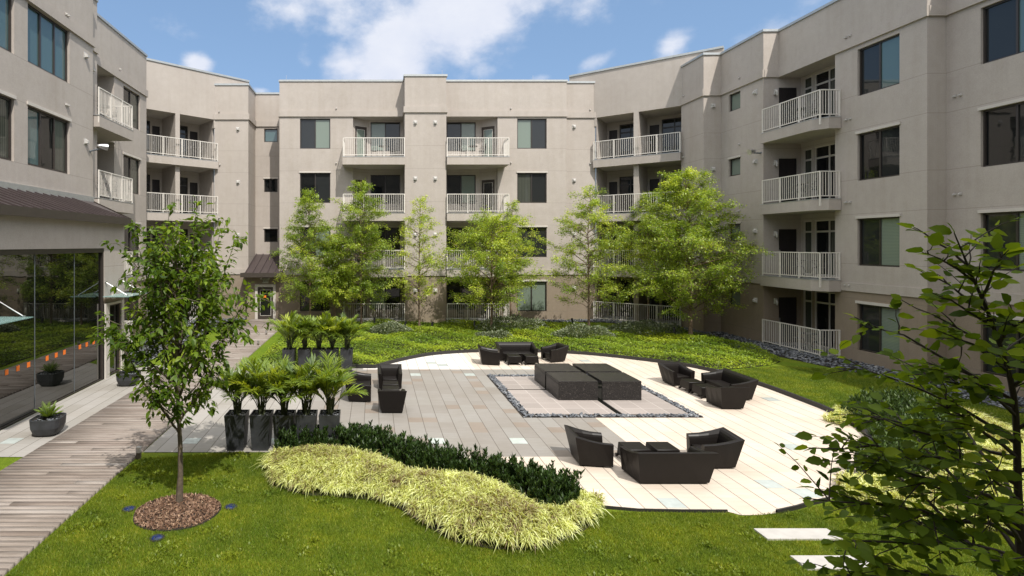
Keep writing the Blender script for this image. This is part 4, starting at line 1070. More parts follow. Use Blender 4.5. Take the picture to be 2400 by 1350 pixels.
spots = [(.55, 31.75, 9.48, 'top left balcony of the far block'), (5.75, 31.75, 9.48, 'top right balcony of the far block'), (5.75, 31.75, 6.28, 'second highest right balcony of the far block'), (.6, 31.75, 6.28, 'second highest left balcony of the far block'),
         (5.6, 31.7, .04, 'ground floor right terrace of the far block'), (18.1, 23.0, 9.48, 'top balcony of the right wing'), (18.1, 22.9, 6.28, 'second highest balcony of the right wing'), (18.1, 22.7, 3.08, 'lowest raised balcony of the right wing'), (18.1, 22.7, .04, 'ground terrace of the right wing'), (-11.2, 22.6, 9.48, 'top balcony of the left wing'), (-11.2, 22.6, 6.28, 'middle balcony of the left wing')]
nc = 0
for i, (x, y, z, w) in enumerate(spots):
    sx, sy = (1, 0) if abs(x) < 8 else (0, 1)
    place(bt, i, (x, y, z + .001), i, 'round black bistro table on the ' + w, 'bistro tables on balconies')
    place(bc, nc, (x - .55 * sx, y - .55 * sy, z + .001), -H if sx else 0, ('left' if sx else 'near') + ' wire bistro chair on the ' + w, 'wire chairs on balconies'); nc += 1
    place(bc, nc, (x + .55 * sx, y + .55 * sy, z + .001), H if sx else math.pi, ('right' if sx else 'far') + ' wire bistro chair on the ' + w, 'wire chairs on balconies'); nc += 1

# ------------------------------------------------------------------ foliage generators
def curve_pts(p0, p1, sag, n=6, jit=0.0):
    t = np.linspace(0, 1, n)[:, None]; p = p0 + (p1 - p0) * t
    p[:, 2] += (sag * 4 * t * (1 - t))[:, 0]
    if jit: p[1:-1] += rng.normal(0, jit, (n - 2, 3))
    return p
def tree_skeleton(h, h0, rad, env, nprim, lean=0.55, jit=.05, tr=.06, rise=(.35, .75), trunk_jit=.04):
    """trunk + primary limbs + secondary twigs; env(t)-> crown radius share at height share t"""
    tz = np.linspace(0, h, 10); trunk = np.stack([np.cumsum(rng.normal(0, trunk_jit, 10)) * (tz / h), np.cumsum(rng.normal(0, trunk_jit, 10)) * (tz / h), tz], 1)
    trunk[0, :2] = 0
    def tp(z): return np.array([np.interp(z, tz, trunk[:, 0]), np.interp(z, tz, trunk[:, 1]), z])
    prim = []; ang = rng.uniform(0, 6.28)
    for i in range(nprim):
        t = (i + rng.uniform(.1, .9)) / nprim; z = h0 + (h - h0) * t ** .95 * .97
        ang += 2.4 + rng.normal(0, .3)
        r = rad * env(t) * rng.uniform(.72, 1.12)
        rz = r * rng.uniform(*rise)
        a = tp(z); b = a + np.array([math.cos(ang) * r, math.sin(ang) * r, rz]); b[2] = min(b[2], h * 1.0)
        prim.append(curve_pts(a, b, r * .10, 6, jit * r))
    return trunk, prim, tp
def make_tree(name, h, h0, rad, env, nprim, nsec, nleaf, leafsize, leafmat, barkmat, tpl, label=None, trunk_r=.06, droop=.35, spread=.28, rise=(.35, .75), cat='tree', seclen=.38, tintmu=.45, up=None, trunk_jit=.04, skel=None, multi=None):
    trunk, prim, tp = skel or tree_skeleton(h, h0, rad, env, nprim, rise=rise, trunk_jit=trunk_jit)
    e = empty(name, (0, 0, 0), label, cat)
    mb = MB(); n = len(trunk)
    mb.tube(trunk, [trunk_r * (1 - .88 * (k / (n - 1)) ** .9) * (1.35 if k == 0 else 1) for k in range(n)], 8)
    if multi:
        for (dx, dy, zz) in multi:
            q = curve_pts(np.array([0, 0, .3]), np.array([dx, dy, zz]), 0, 6, .03); mb.tube(q, [trunk_r * .7 * (1 - .8 * k / 5) for k in range(6)], 6)
    mb.build('trunk', barkmat, e, smooth=True)
    lb = MB(); LP = []; LD = []; LT = []
    for p in prim:
        L = np.linalg.norm(p[-1] - p[0]); r0 = trunk_r * .34 * min(1, L / (rad + .01)) + .004
        lb.tube(p, [r0 * (1 - .8 * k / 5) for k in range(6)], 5, cap=False)
        segs = [(p, L)]
        for k in range(nsec):
            t = rng.uniform(.15, 1.0); q = np.array([np.interp(t * 5, range(6), p[:, j]) for j in range(3)])
            d = unit(p[-1] - p[0]) * .6 + rng.normal(0, .62, 3); d[2] = d[2] * .55 + .10; d = unit(d)
            l = max(.14, L * seclen * rng.uniform(.5, 1.1) * (1.15 - .5 * t))
            s_ = curve_pts(q, q + d * l + np.array([0, 0, -droop * l * .4]), l * .08, 4, l * .05)
            if l > .22: lb.tube(s_, [r0 * .3, r0 * .22, r0 * .15, .0015], 4, cap=False)
            segs.append((s_, l))
        br = rng.normal(tintmu, .14)
        for s_, l in segs:
            m_ = max(3, int(nleaf * l * rng.uniform(.6, 1.3))); ns = len(s_)
            t = rng.uniform(.12 if l < L else .45, 1.03, m_) * (ns - 1)
            q = np.stack([np.interp(t, range(ns), s_[:, j]) for j in range(3)], 1)
            dd = unit(s_[-1] - s_[0]); sd_ = rng.normal(0, 1, (m_, 3)); sd_[:, 2] *= .5
            dl = unit(dd * .7 + sd_ * .8 + np.array([0, 0, -droop]))
            off = rng.normal(0, 1, (m_, 3)) * spread * leafsize * 1.6
            LP.append(q + off); LD.append(dl); LT.append(np.clip(rng.normal(br, .2, m_), 0, 1))
    LP = np.concatenate(LP); LD = np.concatenate(LD); LT = np.concatenate(LT)
    sz = leafsize * rng.uniform(.65, 1.25, len(LP))
    V, F, kf = scatter(tpl, LP, LD, sz, roll=.45)
    lb.build('branches', barkmat, e)
    npmesh('crown', V, F, leafmat, e, tint=np.repeat(LT, kf))
    return e
env_cone = lambda t: (min(1, .55 + t * 2.2) if t < .22 else 1.0) * (1 - t) ** .62 * (1 + .16 * math.sin(t * 23)) + .05
env_slim = lambda t: (min(1, .6 + t * 2) if t < .2 else 1.0) * (1 - t) ** .5 * (1 + .22 * math.sin(t * 19 + 1)) + .05
env_round = lambda t: math.sin(math.pi * min(1, (t * .86 + .14))) ** .55 * (1 + .12 * math.sin(t * 17)) * (1 - t * .25) + .03
G = 'birches in the ground cover'
def birch(px, h, h0, rad, label, env=env_cone, np_=44, ns=9, nl=34, rot=0, tint=.45, tr=.055, droop=.4):
    e = make_tree('birch_tree', h, h0, rad, env, int(np_ * 1.35), int(ns * 1.5), int(nl * 2.1), .086, M['birchleaf'], M['bark'], DIAMOND, label, trunk_r=tr, droop=droop, rise=(.15, .62), tintmu=tint, spread=.5)
    e.location = (*P(*px), 0); e.rotation_euler = (0, 0, rot); e['group'] = G; return e
birch((727, 770), 7.45, 1.1, 2.15, 'birch at the left of the row, tall with a shaggy top, behind the palms', env_cone, np_=56, tint=.42)
birch((785, 766), 5.1, .8, 1.75, 'short bright birch between the two tall left birches', env_round, np_=40, tint=.62)
birch((847, 768), 7.95, 1.1, 2.1, 'tall birch with dense narrow crown hiding the left balconies', env_slim, np_=58, tint=.40)
birch((983, 776), 6.95, 1.2, 1.75, 'airy birch with a crooked trunk in front of the central tower bay', env_slim, np_=40, ns=7, nl=24, tint=.70)
birch((1152, 780), 5.9, 1.0, 2.6, 'broad birch behind the back sofa', env_round, np_=54, tint=.58, tr=.06)
birch((1197, 757), 7.0, 2.0, 1.15, 'slender birch rising behind the broad birch', env_slim, np_=32, ns=8, tint=.55)
birch((1380, 781), 7.5, 1.1, 2.5, 'open birch with a forked trunk left of the largest birch', env_cone, np_=48, ns=8, nl=28, tint=.55, tr=.06)
birch((1519, 760), 7.5, 1.6, 2.2, 'birch half hidden behind the largest birch', env_cone, np_=44, tint=.45)
birch((1619, 796), 8.0, 1.0, 3.15, 'largest and fullest birch at the right of the row', env_cone, np_=80, ns=10, nl=34, tint=.5, tr=.085)

# young tree in the mulch ring
LEAF = leaf_template(3, .46, .10, .35)
TX, TY = P(420, 1178)
def young_tree():
    trunk_h = 2.2
    tz = np.linspace(0, 4.7, 10); trunk = np.stack([.03 * np.sin(tz * 2), .02 * np.cos(tz * 1.7) - .02, tz], 1)
    prim = []; ang = 0.6
    for i in range(40):
        t = i / 39; z = 1.22 + 2.7 * t; ang += 2.4 + rng.normal(0, .25)
        r = (.94 * math.sin(math.pi * (.18 + .72 * t)) ** .8 + .05) * rng.uniform(.7, 1.1)
        up_ = r * (.75 + .9 * t) + .15
        a = np.array([0, 0, z]); b = a + np.array([math.cos(ang) * r, math.sin(ang) * r, up_])
        prim.append(curve_pts(a, b, -.06 * r, 6, .02))
    for (dx, dy, z0, z1) in ((-.85, .1, 2.2, 4.75), (-.35, .3, 2.9, 4.85), (.35, -.1, 2.9, 5.2), (.95, .1, 2.3, 4.55), (1.3, -.2, 1.9, 3.75), (-1.15, -.3, 1.7, 3.3), (.15, .5, 3., 4.9), (.6, .4, 2.6, 4.7)):
        prim.append(curve_pts(np.array([0, 0, z0 - .5]), np.array([dx, dy, z1]), -.05, 6, .02))
    return make_tree('young_tree', 4.7, 1.2, 1.3, env_cone, 0, 6, 36, .12, M['youngleaf'], M['bark2'], LEAF, 'young leafy tree with a straight slim trunk growing from the mulch ring', trunk_r=.05, droop=.6, spread=.2, seclen=.42, tintmu=.42, skel=(trunk, prim, None))
yt = young_tree(); yt.location = (TX, TY, 0)
# mulch ring
MY = TY - .33; MX = TX + .09
e = empty('mulch_ring', (TX, TY, 0), 'round bed of brown bark mulch cut into the lawn round the young tree', 'mulch bed')
RX, RY = .685, .61
th = np.linspace(0, 2 * np.pi, 49)[:-1]
ring_pts = [(MX + RX * math.cos(t) * (1 + .02 * math.sin(5 * t)), MY + RY * math.sin(t)) for t in th]
mb = MB(); mb.prism(ring_pts, .002, .018); mb.build('soil_disc', M['soil'], e)
mb = MB()
for i in range(48):
    a, b = Vector((*ring_pts[i], 0)), Vector((*ring_pts[(i + 1) % 48], 0)); c = Vector((MX, MY, 0)); ao = a + (a - c).normalized() * .016; bo = b + (b - c).normalized() * .016
    mb.hexa([(a.x, a.y, 0), (b.x, b.y, 0), (bo.x, bo.y, 0), (ao.x, ao.y, 0), (a.x, a.y, .022), (b.x, b.y, .022), (bo.x, bo.y, .02), (ao.x, ao.y, .02)])
mb.build('edge', M['soil'], e)
def chips(n, poly, size, z, hump=0.0, c=None):
    p = sample_poly(poly, n); tv = np.array([(-.5, -.14, 0), (.5, -.1, 0), (.45, .13, 0), (-.5, .12, .02)], float)
    d = rng.normal(0, 1, (n, 3)); d[:, 2] *= .35
    z0 = z + rng.uniform(0, .03, n)
    if c is not None: z0 += hump * np.maximum(0, 1 - ((p[:, 0] - c[0]) ** 2 / RX ** 2 + (p[:, 1] - c[1]) ** 2 / RY ** 2))
    V, F, kf = scatter((tv, np.array([(0, 1, 2, 3)])), np.column_stack([p, z0]), d, size * rng.uniform(.5, 1.4, n), roll=.5)
    return V, F, kf, n
V, F, kf, n = chips(5200, ring_pts, .055, .008, .0, (TX, MY))
o = npmesh('bark_chips', V, F, M['mulch'], e, tint=np.repeat(rng.beta(2, 2, n), kf)); o['kind'] = 'stuff'

# ------------------------------------------------------------------ lawn blades close to the camera
near_px = [(-200, 1420), (330, 1076), (520, 1062), (620, 1062), (640, 1130), (880, 1165), (1040, 1255), (1230, 1290), (1400, 1200), (1705, 1204), (1740, 1212), (1870, 1198), (1960, 1176), (2420, 1180), (2650, 1420)]
near = [P(*p) for p in near_px]
def lawn_blades(name, poly, n, hgt, wid, label):
    p = sample_poly(poly, n)
    bw = (p[:, 0] < -4.95) & (p[:, 0] > -7.3)
    rr = ((p[:, 0] - MX) / (RX + .03)) ** 2 + ((p[:, 1] - MY) / (RY + .03)) ** 2
    sl = (p[:, 0] > 5.9) & (p[:, 0] < 7.08) & (((p[:, 1] > 8.17) & (p[:, 1] < 8.5)) | ((p[:, 1] > 7.42) & (p[:, 1] < 7.76)))
    p = p[~bw & (rr > 1) & ~sl]; n = len(p)
    d = rng.normal(0, .42, (n, 3)); d[:, 2] = 1; d = unit(d)
    h = hgt * rng.uniform(.5, 1.3, n)[:, None]; a = rng.uniform(0, 6.28, n); x = np.stack([np.cos(a), np.sin(a), a * 0], 1) * wid
    b = np.column_stack([p, np.zeros(n)])
    V = np.stack([b - x, b + x, b + d * h + rng.normal(0, .006, (n, 3))], 1).reshape(-1, 3)
    o = npmesh(name, V, np.arange(3 * n).reshape(-1, 3), M['blade'], tint=np.clip(rng.normal(.45, .25, n), 0, 1))
    return setp(o, label, 'lawn grass', kind='stuff')
lawn_blades('grass_blades', near, 420000, .042, .0042, 'short mown grass blades of the near lawn')
wp = sample_poly(near, 90); wk = ((wp[:, 0] > -4.8) & (((wp[:, 0] - MX) / (RX + .2)) ** 2 + ((wp[:, 1] - MY) / (RY + .2)) ** 2 > 1)); wp = wp[wk]
for q in range(3):
    pts_ = []
    for c_ in wp[q::3]: pts_.append(c_ + rng.normal(0, rng.uniform(.03, .10), (170, 2)))
    pts_ = np.concatenate(pts_); pts_ = pts_[in_poly(pts_, near) & ~((pts_[:, 0] > 5.85) & (pts_[:, 0] < 7.13) & (pts_[:, 1] < 8.56) & (pts_[:, 1] > 7.36)) & (pts_[:, 0] > -4.9)]
    if q == 0: clump = pts_
    else: clump = np.concatenate([clump, pts_])
n_ = len(clump); d_ = rng.normal(0, .7, (n_, 3)); d_[:, 2] = 1
V, F, kf = scatter(DIAMOND, np.column_stack([clump, np.full(n_, .012)]), d_, .05 * rng.uniform(.5, 1.2, n_), roll=.5)
setp(npmesh('grass_clumps', V, F, M['blade'], tint=np.repeat(np.clip(rng.normal(.50, .13, n_), 0, 1), kf)), 'coarser lighter grass clumps scattered through the near lawn', 'lawn grass', kind='stuff')
right_lawn = [P(*p) for p in [(1830, 858), (1960, 866), (2100, 890), (2300, 935), (2600, 1000), (2600, 1190), (2160, 1120), (2040, 1040), (1990, 985), (1900, 946), (1770, 898), (1690, 874), (1760, 864)]]
lawn_blades('grass_blades', right_lawn, 160000, .045, .006, 'mown grass blades of the lawn right of the patio')

# ------------------------------------------------------------------ ground cover behind the patio
gc_px = [(800, 860), (880, 860), (917, 848), (1028, 827), (1120, 822), (1220, 821), (1328, 824.5), (1422, 832), (1533, 845), (1640, 861), (1690, 868), (1760, 862), (1806, 856), (1830, 848), (1820, 835), (1765, 816), (1700, 801), (1640, 789), (1600, 774), (1400, 766), (1200, 760), (1000, 759), (850, 759), (720, 757), (690, 765), (650, 800), (600, 850), (590, 864), (700, 866)]
gc = [P(*p) for p in gc_px]
sheet('planting_bed', gc, .02, M['soil'])
def gheight(p):
    return .17 + .09 * np.sin(p[:, 0] * 1.3 + 1) * np.sin(p[:, 1] * 1.1) + .06 * np.sin(p[:, 0] * 3.1 + p[:, 1] * 2.3) + .035 * np.sin(p[:, 0] * 9.1 + 2 * np.sin(p[:, 1] * 3)) * np.sin(p[:, 1] * 7.7 + 1.5 * np.sin(p[:, 0] * 2.2))
def inset_d(p, poly):
    a = np.array(poly); b = np.roll(a, -1, 0); d = np.full(len(p), 9.)
    for q, r in zip(a, b):
        e_ = r - q; t = np.clip(((p - q) @ e_) / (e_ @ e_), 0, 1); d = np.minimum(d, np.linalg.norm(p - q - t[:, None] * e_, axis=1))
    return d
p = sample_poly(gc, 170000); dd = inset_d(p, gc)
hh = gheight(p) * np.clip(dd / .25, .15, 1) + rng.normal(0, .022, len(p))
hh = np.where(rng.uniform(0, 1, len(p)) < .25, hh * rng.uniform(.2, .9, len(p)), hh)
d = rng.normal(0, 1, (len(p), 3)); d[:, 2] = d[:, 2] * .25 + .25
V, F, kf = scatter(DIAMOND, np.column_stack([p, np.maximum(.03, hh)]), d, .072 * rng.uniform(.6, 1.3, len(p)), roll=.45)
tt = np.clip(.5 + .28 * np.sin(p[:, 0] * .9 + 2) * np.sin(p[:, 1] * 1.3) + rng.normal(0, .2, len(p)), 0, 1)
setp(npmesh('ground_cover', V, F, M['coverleaf'], tint=np.repeat(tt, kf)), 'low leafy yellow green ground cover between the patio and the far blocks', 'ground cover', kind='stuff')

def mound(name, c, rx, ry, h, n, leaf, mat, label, cat, group=None, tpl=DIAMOND, upd=.5, tint=.5, gaps=.3):
    e = empty(name, (*c, 0), label, cat, group)
    th = rng.uniform(0, 2 * np.pi, n); r = np.sqrt(rng.uniform(0, 1, n)); wob = 1 + .12 * np.sin(th * 3 + c[0]) + .08 * np.sin(th * 5)
    x = r * np.cos(th) * rx * wob; y = r * np.sin(th) * ry * wob
    top = h * np.maximum(0, 1 - r ** 2.4) ** .6 * (1 + .18 * np.sin(x * 5 + c[0]) * np.sin(y * 6 + 1))
    z = top * np.where(rng.uniform(0, 1, n) < gaps, rng.uniform(.2, .95, n), 1) + rng.normal(0, .03, n)
    d = np.stack([x / rx + rng.normal(0, .6, n), y / ry + rng.normal(0, .6, n), upd + rng.normal(0, .4, n)], 1)
    V, F, kf = scatter(tpl, np.column_stack([c[0] + x, c[1] + y, np.maximum(.03, z)]), d, leaf * rng.uniform(.6, 1.3, n), roll=.6)
    npmesh('foliage', V, F, mat, e, tint=np.repeat(np.clip(rng.normal(tint, .27, n), 0, 1), kf))
    mb = MB()
    for k in range(14):
        a = rng.uniform(0, 6.28); q = rng.uniform(.1, .8); mb.tube([(c[0] + q * rx * .3 * math.cos(a), c[1] + q * ry * .3 * math.sin(a), 0), (c[0] + q * rx * math.cos(a), c[1] + q * ry * math.sin(a), h * .7 * (1 - q * .4))], [.008, .003], 4)
    mb.build('stems', M['twig'], e)
    return e
for (px, rx, ry, h, lab) in [((915, 784), 1.0, .8, .5, 'right of the back row of palms'), ((1200, 778), 1.75, 1.0, .72, 'behind the back sofa between two birches'), ((1368, 796), 1.5, .9, .6, 'in front of the open birch'), ((1512, 786), 2.0, 1.0, .6, 'under the largest birch'), ((1160, 800), .9, .6, .4, 'close behind the left armchair at the back')]:
    mound('variegated_shrub', P(*px), rx, ry, h, 5200, .085, M['variegated'], 'spreading shrub with cream edged leaves ' + lab, 'shrub', 'variegated shrubs in the ground cover')

# ------------------------------------------------------------------ golden grass and dark hedge in the near bed
gb_px = [(632, 1098), (652, 1132), (715, 1153), (800, 1160), (880, 1166), (945, 1188), (1005, 1228), (1070, 1262), (1150, 1279), (1230, 1281), (1300, 1264), (1365, 1233), (1392, 1200), (1396, 1180), (1365, 1172), (1340, 1205), (1295, 1216), (1245, 1205), (1190, 1165), (1110, 1135), (1040, 1130), (960, 1125), (880, 1085), (800, 1070), (740, 1066), (690, 1075), (645, 1075)]
gb = [P(*p) for p in gb_px]
def grass_bed(name, poly, ntuft, nb, L, label, flow=(-.15, -1.0), mat='goldgrass', w=.0085, hump=.17):
    pool = sample_poly(poly, ntuft * 25); far = np.full(len(pool), 9.0); idx = []; j = 0      # evenly spaced clumps
    for _ in range(ntuft):
        idx.append(j); far = np.minimum(far, np.linalg.norm(pool - pool[j], axis=1)); j = int(np.argmax(far + rng.uniform(0, .06, len(pool))))
    c = pool[idx]; n = ntuft * nb
    dist = np.repeat(np.clip(inset_d(c, poly) / .45, 0, 1), nb)
    tc_ = np.repeat(rng.normal(.55, .13, ntuft) - .30 * np.clip(np.sin(c[:, 0] * 1.9 + .6) * np.sin(c[:, 1] * 2.6 + 1.2), 0, 1) * np.clip(inset_d(c, poly) / .4, 0, 1), nb); c = np.repeat(c, nb, 0)
    a = rng.uniform(0, 2 * np.pi, n); out = np.stack([np.cos(a), np.sin(a)], 1)
    f_ = np.array(flow); out = out * rng.uniform(.4, 1.0, (n, 1)) + f_ * rng.uniform(.05, .55, (n, 1)); 
    tilt = rng.uniform(.35, 1.0, n)
    l = L * rng.uniform(.6, 1.2, n)
    base = np.column_stack([c + rng.normal(0, .045, (n, 2)), np.full(n, .02) + hump * dist])
    ts = [0, .35, .7, 1.0]; P3 = []
    for t in ts:
        hz = l * (t * .30 + .50 * t * t) * tilt; vt = l * (t * 1.05 - t * t * (.30 + .62 * tilt))
        P3.append(base + np.column_stack([out * hz[:, None], vt]))
    P3[-1][:, 2] = np.maximum(P3[-1][:, 2], .015)
    side = np.column_stack([-out[:, 1], out[:, 0], np.zeros(n)]); side = unit(side + rng.normal(0, .3, (n, 3)))
    ws = [.7, 1.0, .8, .08]; V = np.stack([q for p_, w_ in zip(P3, ws) for q in (p_ - side * w * w_, p_ + side * w * w_)], 1).reshape(-1, 3)
    F = np.array([(0, 1, 3, 2), (2, 3, 5, 4), (4, 5, 7, 6)])[None] + (np.arange(n) * 8)[:, None, None]
    tint = np.clip(tc_ + rng.normal(0, .25, n), 0, 1)
    o = npmesh(name, V, F.reshape(-1, 4), M[mat], tint=np.repeat(tint, 3))
    return setp(o, label, 'ornamental grass', kind='stuff')
sheet('planting_bed', [(p[0], p[1]) for p in [P(*q) for q in [(620, 1100), (645, 1142), (715, 1162), (800, 1168), (880, 1174), (940, 1196), (1000, 1236), (1065, 1272), (1150, 1289), (1232, 1291), (1306, 1274), (1376, 1242), (1403, 1204), (1404, 1180), (1372, 1150), (1260, 1110), (1100, 1080), (900, 1050), (740, 1030), (650, 1050)]]], .018, M['soil'])
grass_bed('golden_grass', gb, 210, 250, .39, 'arching golden yellow grass sweeping in front of the dark hedge')
def hedge(name, poly, nshoot, h, nl, leaf, mat, label, cat='hedge', tint=.4, gap=1.0, lean=.16):
    e = empty(name, (*np.mean(poly, 0), 0), label, cat)
    c = sample_poly(poly, nshoot); ed = np.clip(inset_d(c, poly) / .12, .6, 1)
    hs = h * rng.uniform(.62, 1.12, nshoot) * ed
    ln = rng.normal(0, lean, (nshoot, 2)); mb = MB(); LP = []; LD = []; LT = []
    for k in range(nshoot):
        b = np.array([c[k, 0], c[k, 1], 0]); t_ = b + np.array([ln[k, 0], ln[k, 1], 1]) * hs[k]
        if k % 2 == 0: mb.tube([b, t_], [.006, .002], 3, cap=False)
        m_ = nl; t = rng.uniform(.12, 1.0, m_) ** .75; a = rng.uniform(0, 6.28, m_)
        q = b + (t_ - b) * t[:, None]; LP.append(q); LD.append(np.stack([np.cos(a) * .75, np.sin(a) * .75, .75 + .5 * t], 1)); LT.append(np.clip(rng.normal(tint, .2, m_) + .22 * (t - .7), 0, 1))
    LP = np.concatenate(LP); n = len(LP)
    V, F, kf = scatter(leaf_template(2, .30, .1, .05), LP, np.concatenate(LD), leaf * rng.uniform(.7, 1.25, n), roll=.8)
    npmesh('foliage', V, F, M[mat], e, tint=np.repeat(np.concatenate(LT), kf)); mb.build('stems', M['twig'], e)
    return e
hd_px = [(648, 1052), (700, 1042), (780, 1040), (860, 1045), (960, 1072), (1080, 1108), (1160, 1122), (1240, 1140), (1310, 1160), (1358, 1178), (1352, 1202), (1300, 1212), (1250, 1200), (1190, 1162), (1110, 1130), (1040, 1125), (960, 1118), (890, 1088), (800, 1070), (740, 1066), (680, 1076), (648, 1074)]
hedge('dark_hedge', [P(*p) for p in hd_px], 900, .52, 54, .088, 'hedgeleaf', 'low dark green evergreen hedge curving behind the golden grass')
# beds at the right
hr_px = [(1968, 975), (2010, 952), (2120, 948), (2200, 975), (2260, 1030), (2220, 1120), (2100, 1135), (1985, 1125), (2010, 1090), (2050, 1060), (2040, 1020), (2000, 990)]
hedge('broadleaf_hedge', [P(*p) for p in hr_px], 620, .50, 34, .10, 'hedgeleaf', 'mid green glossy hedge at the right of the patio behind the near tree', tint=.75)
sheet('planting_bed', [P(*p) for p in [(1950, 985), (2010, 950), (2120, 940), (2300, 970), (2420, 1030), (2420, 1250), (2200, 1245), (1960, 1185), (2010, 1110), (2050, 1060), (2040, 1025), (1990, 985)]], .018, M['soil'])
grass_bed('golden_grass', [P(*p) for p in [(1970, 1130), (2100, 1140), (2230, 1130), (2270, 1040), (2210, 985), (2180, 965), (2300, 985), (2450, 1060), (2450, 1240), (2300, 1245), (2150, 1225), (1975, 1172)]], 300, 110, .36, 'bright golden grass at right seen through the near tree')
grass_bed('golden_grass', [P(*p) for p in [(1942, 990), (1965, 965), (1995, 965), (2005, 985), (1975, 1000)]], 12, 130, .34, 'small tuft of golden grass at the patio edge beside the right hedge')

# ------------------------------------------------------------------ palms in tall planters
def palm_mesh(seed, nfr=19, hgt=1.25):
    global rng
    keep = rng; rng = np.random.default_rng(seed)
    e = empty('potted_palm', (0, 0, 0), '', 'palm')
    V = []; F = []; T = []; off = 0
    for k in range(nfr):
        a = k * 2.4 + rng.normal(0, .25); inner = k / nfr
        L = hgt * rng.uniform(.68, 1.12); out_ = rng.uniform(.22, .62) * (1.2 - .7 * inner)
        base = np.array([rng.normal(0, .03), rng.normal(0, .03), 0.0])
        ts = np.linspace(0, 1, 9); rad_ = (ts ** 1.6) * L * out_ * 1.3; zz = L * (ts * (1.22 - .35 * out_) - ts ** 3 * (.18 + .62 * out_) * .8)
        pts = base + np.stack([math.cos(a) * rad_, math.sin(a) * rad_, zz], 1)
        mb = MB(); mb.tube(pts, [.010 * (1 - .8 * t) + .002 for t in ts], 4, cap=False); fr = mb.build('frond', [M['stem']], e, world=False)
        side = np.array([-math.sin(a), math.cos(a), 0]); br = rng.normal(.5, .27)
        nl = 23; u = np.linspace(.36, .99, nl)
        LP = []; LD = []; LS = []
        for s in (-1, 1):
            for t in u:
                q = np.array([np.interp(t, ts, pts[:, j]) for j in range(3)]); q2 = np.array([np.interp(min(1, t + .05), ts, pts[:, j]) for j in range(3)])
                ax = unit(q2 - q + 1e-6); LP.append(q); LD.append(unit(ax * .75 + side * s * (.95 - .45 * t) + np.array([0, 0, .16]) + rng.normal(0, .13, 3))); LS.append((.34 * math.sin(math.pi * (.18 + .75 * (t - .36) / .64)) ** .7 + .05) * rng.uniform(.8, 1.1))
        tpl = np.array([(-.022, 0, 0), (.022, 0, 0), (-.05, .4, .03), (.05, .4, .03), (-.034, .78, -.03), (.034, .78, -.03), (-.003, 1, -.12), (.003, 1, -.12)], float)
        tf = np.array([(0, 1, 3, 2), (2, 3, 5, 4), (4, 5, 7, 6)])
        LP = np.array(LP); v, f_, kf = scatter((tpl, tf), LP, np.array(LD), np.array(LS), up=np.tile([0, 0, 1.0], (len(LP), 1)), roll=.12)
        npmesh('leaflets', v, f_, M['palmleaf'], fr, tint=np.clip(np.repeat(rng.normal(br, .1, len(LP)), kf), 0, 1), world=False)
    mb = MB()
    for k in range(7):
        a = rng.uniform(0, 6.28); r = rng.uniform(.02, .07); mb.tube([(math.cos(a) * r, math.sin(a) * r, -.02), (math.cos(a) * (r + .05), math.sin(a) * (r + .05), .38)], [.020, .012], 6)
    mb.build('trunk', M['stem'], e, world=False)
    rng = keep
    return e
def planter():
    e = empty('tall_planter', (0, 0, 0), '', 'planter'); H_ = .77; a, b = .175, .225
    mb = MB(); w = .022
    for s in range(4):
        R4 = Matrix.Rotation(s * math.pi / 2, 3, 'Z'); q = [Vector(p) for p in ((-a, -a, 0), (a, -a, 0), (b, -b, H_), (-b, -b, H_), (-b + w, -b + w, H_), (b - w, -b + w, H_), (b - w - .005, -b + w + .005, H_ - .1), (-b + w + .005, -b + w + .005, H_ - .1))]
        q = [tuple(R4 @ p) for p in q]; mb.quad(q[0], q[1], q[2], q[3]); mb.quad(q[3], q[2], q[5], q[4]); mb.quad(q[4], q[5], q[6], q[7])
        r = [tuple(R4 @ Vector(p)) for p in ((-.004, -a - .002, .01), (.004, -a - .002, .01), (.004, -b - .002, H_ - .01), (-.004, -b - .002, H_ - .01))]
    mb.build('pot', M['planter'], e, world=False)
    mb = MB(); mb.box(-b + w, b - w, -b + w, b - w, H_ - .09, H_ - .05); mb.build('soil_top', M['soil'], e, world=False)
    pb = sample_poly([(-b + .03, -b + .03), (b - .03, -b + .03), (b - .03, b - .03), (-b + .03, b - .03)], 70)
    o = pebbles('pot_pebbles', 0, lambda n: pb, .022, z=H_ - .045, kind=None); o.parent = e; o['kind'] = 'stuff'
    return e
plt = planter(); palms = [palm_mesh(3), palm_mesh(8), palm_mesh(21)]; used = [False] * 3
xs_ = [-3.0, -2.46, -1.96, -1.48, -.97]; ordn = ['leftmost', 'second from the left', 'middle', 'fourth from the left', 'rightmost']
n = 0
for row, (Y, rn) in enumerate(((11.9, 'front'), (19.25, 'back'))):
    for k, x in enumerate(xs_):
        place(plt, n, (x, Y, .012), 0, 'tapered charcoal planter, %s of five in the %s row' % (ordn[k], rn), 'tall charcoal planters')
        j = n % 3; s = rng.uniform(.93, 1.1)
        place(palms[j], used[j], (x, Y, .74), n * 1.3, 'feathery palm in the %s planter of the %s row' % (ordn[k], rn), 'palms in the tall planters', (s, s, s)); used[j] = True
        n += 1
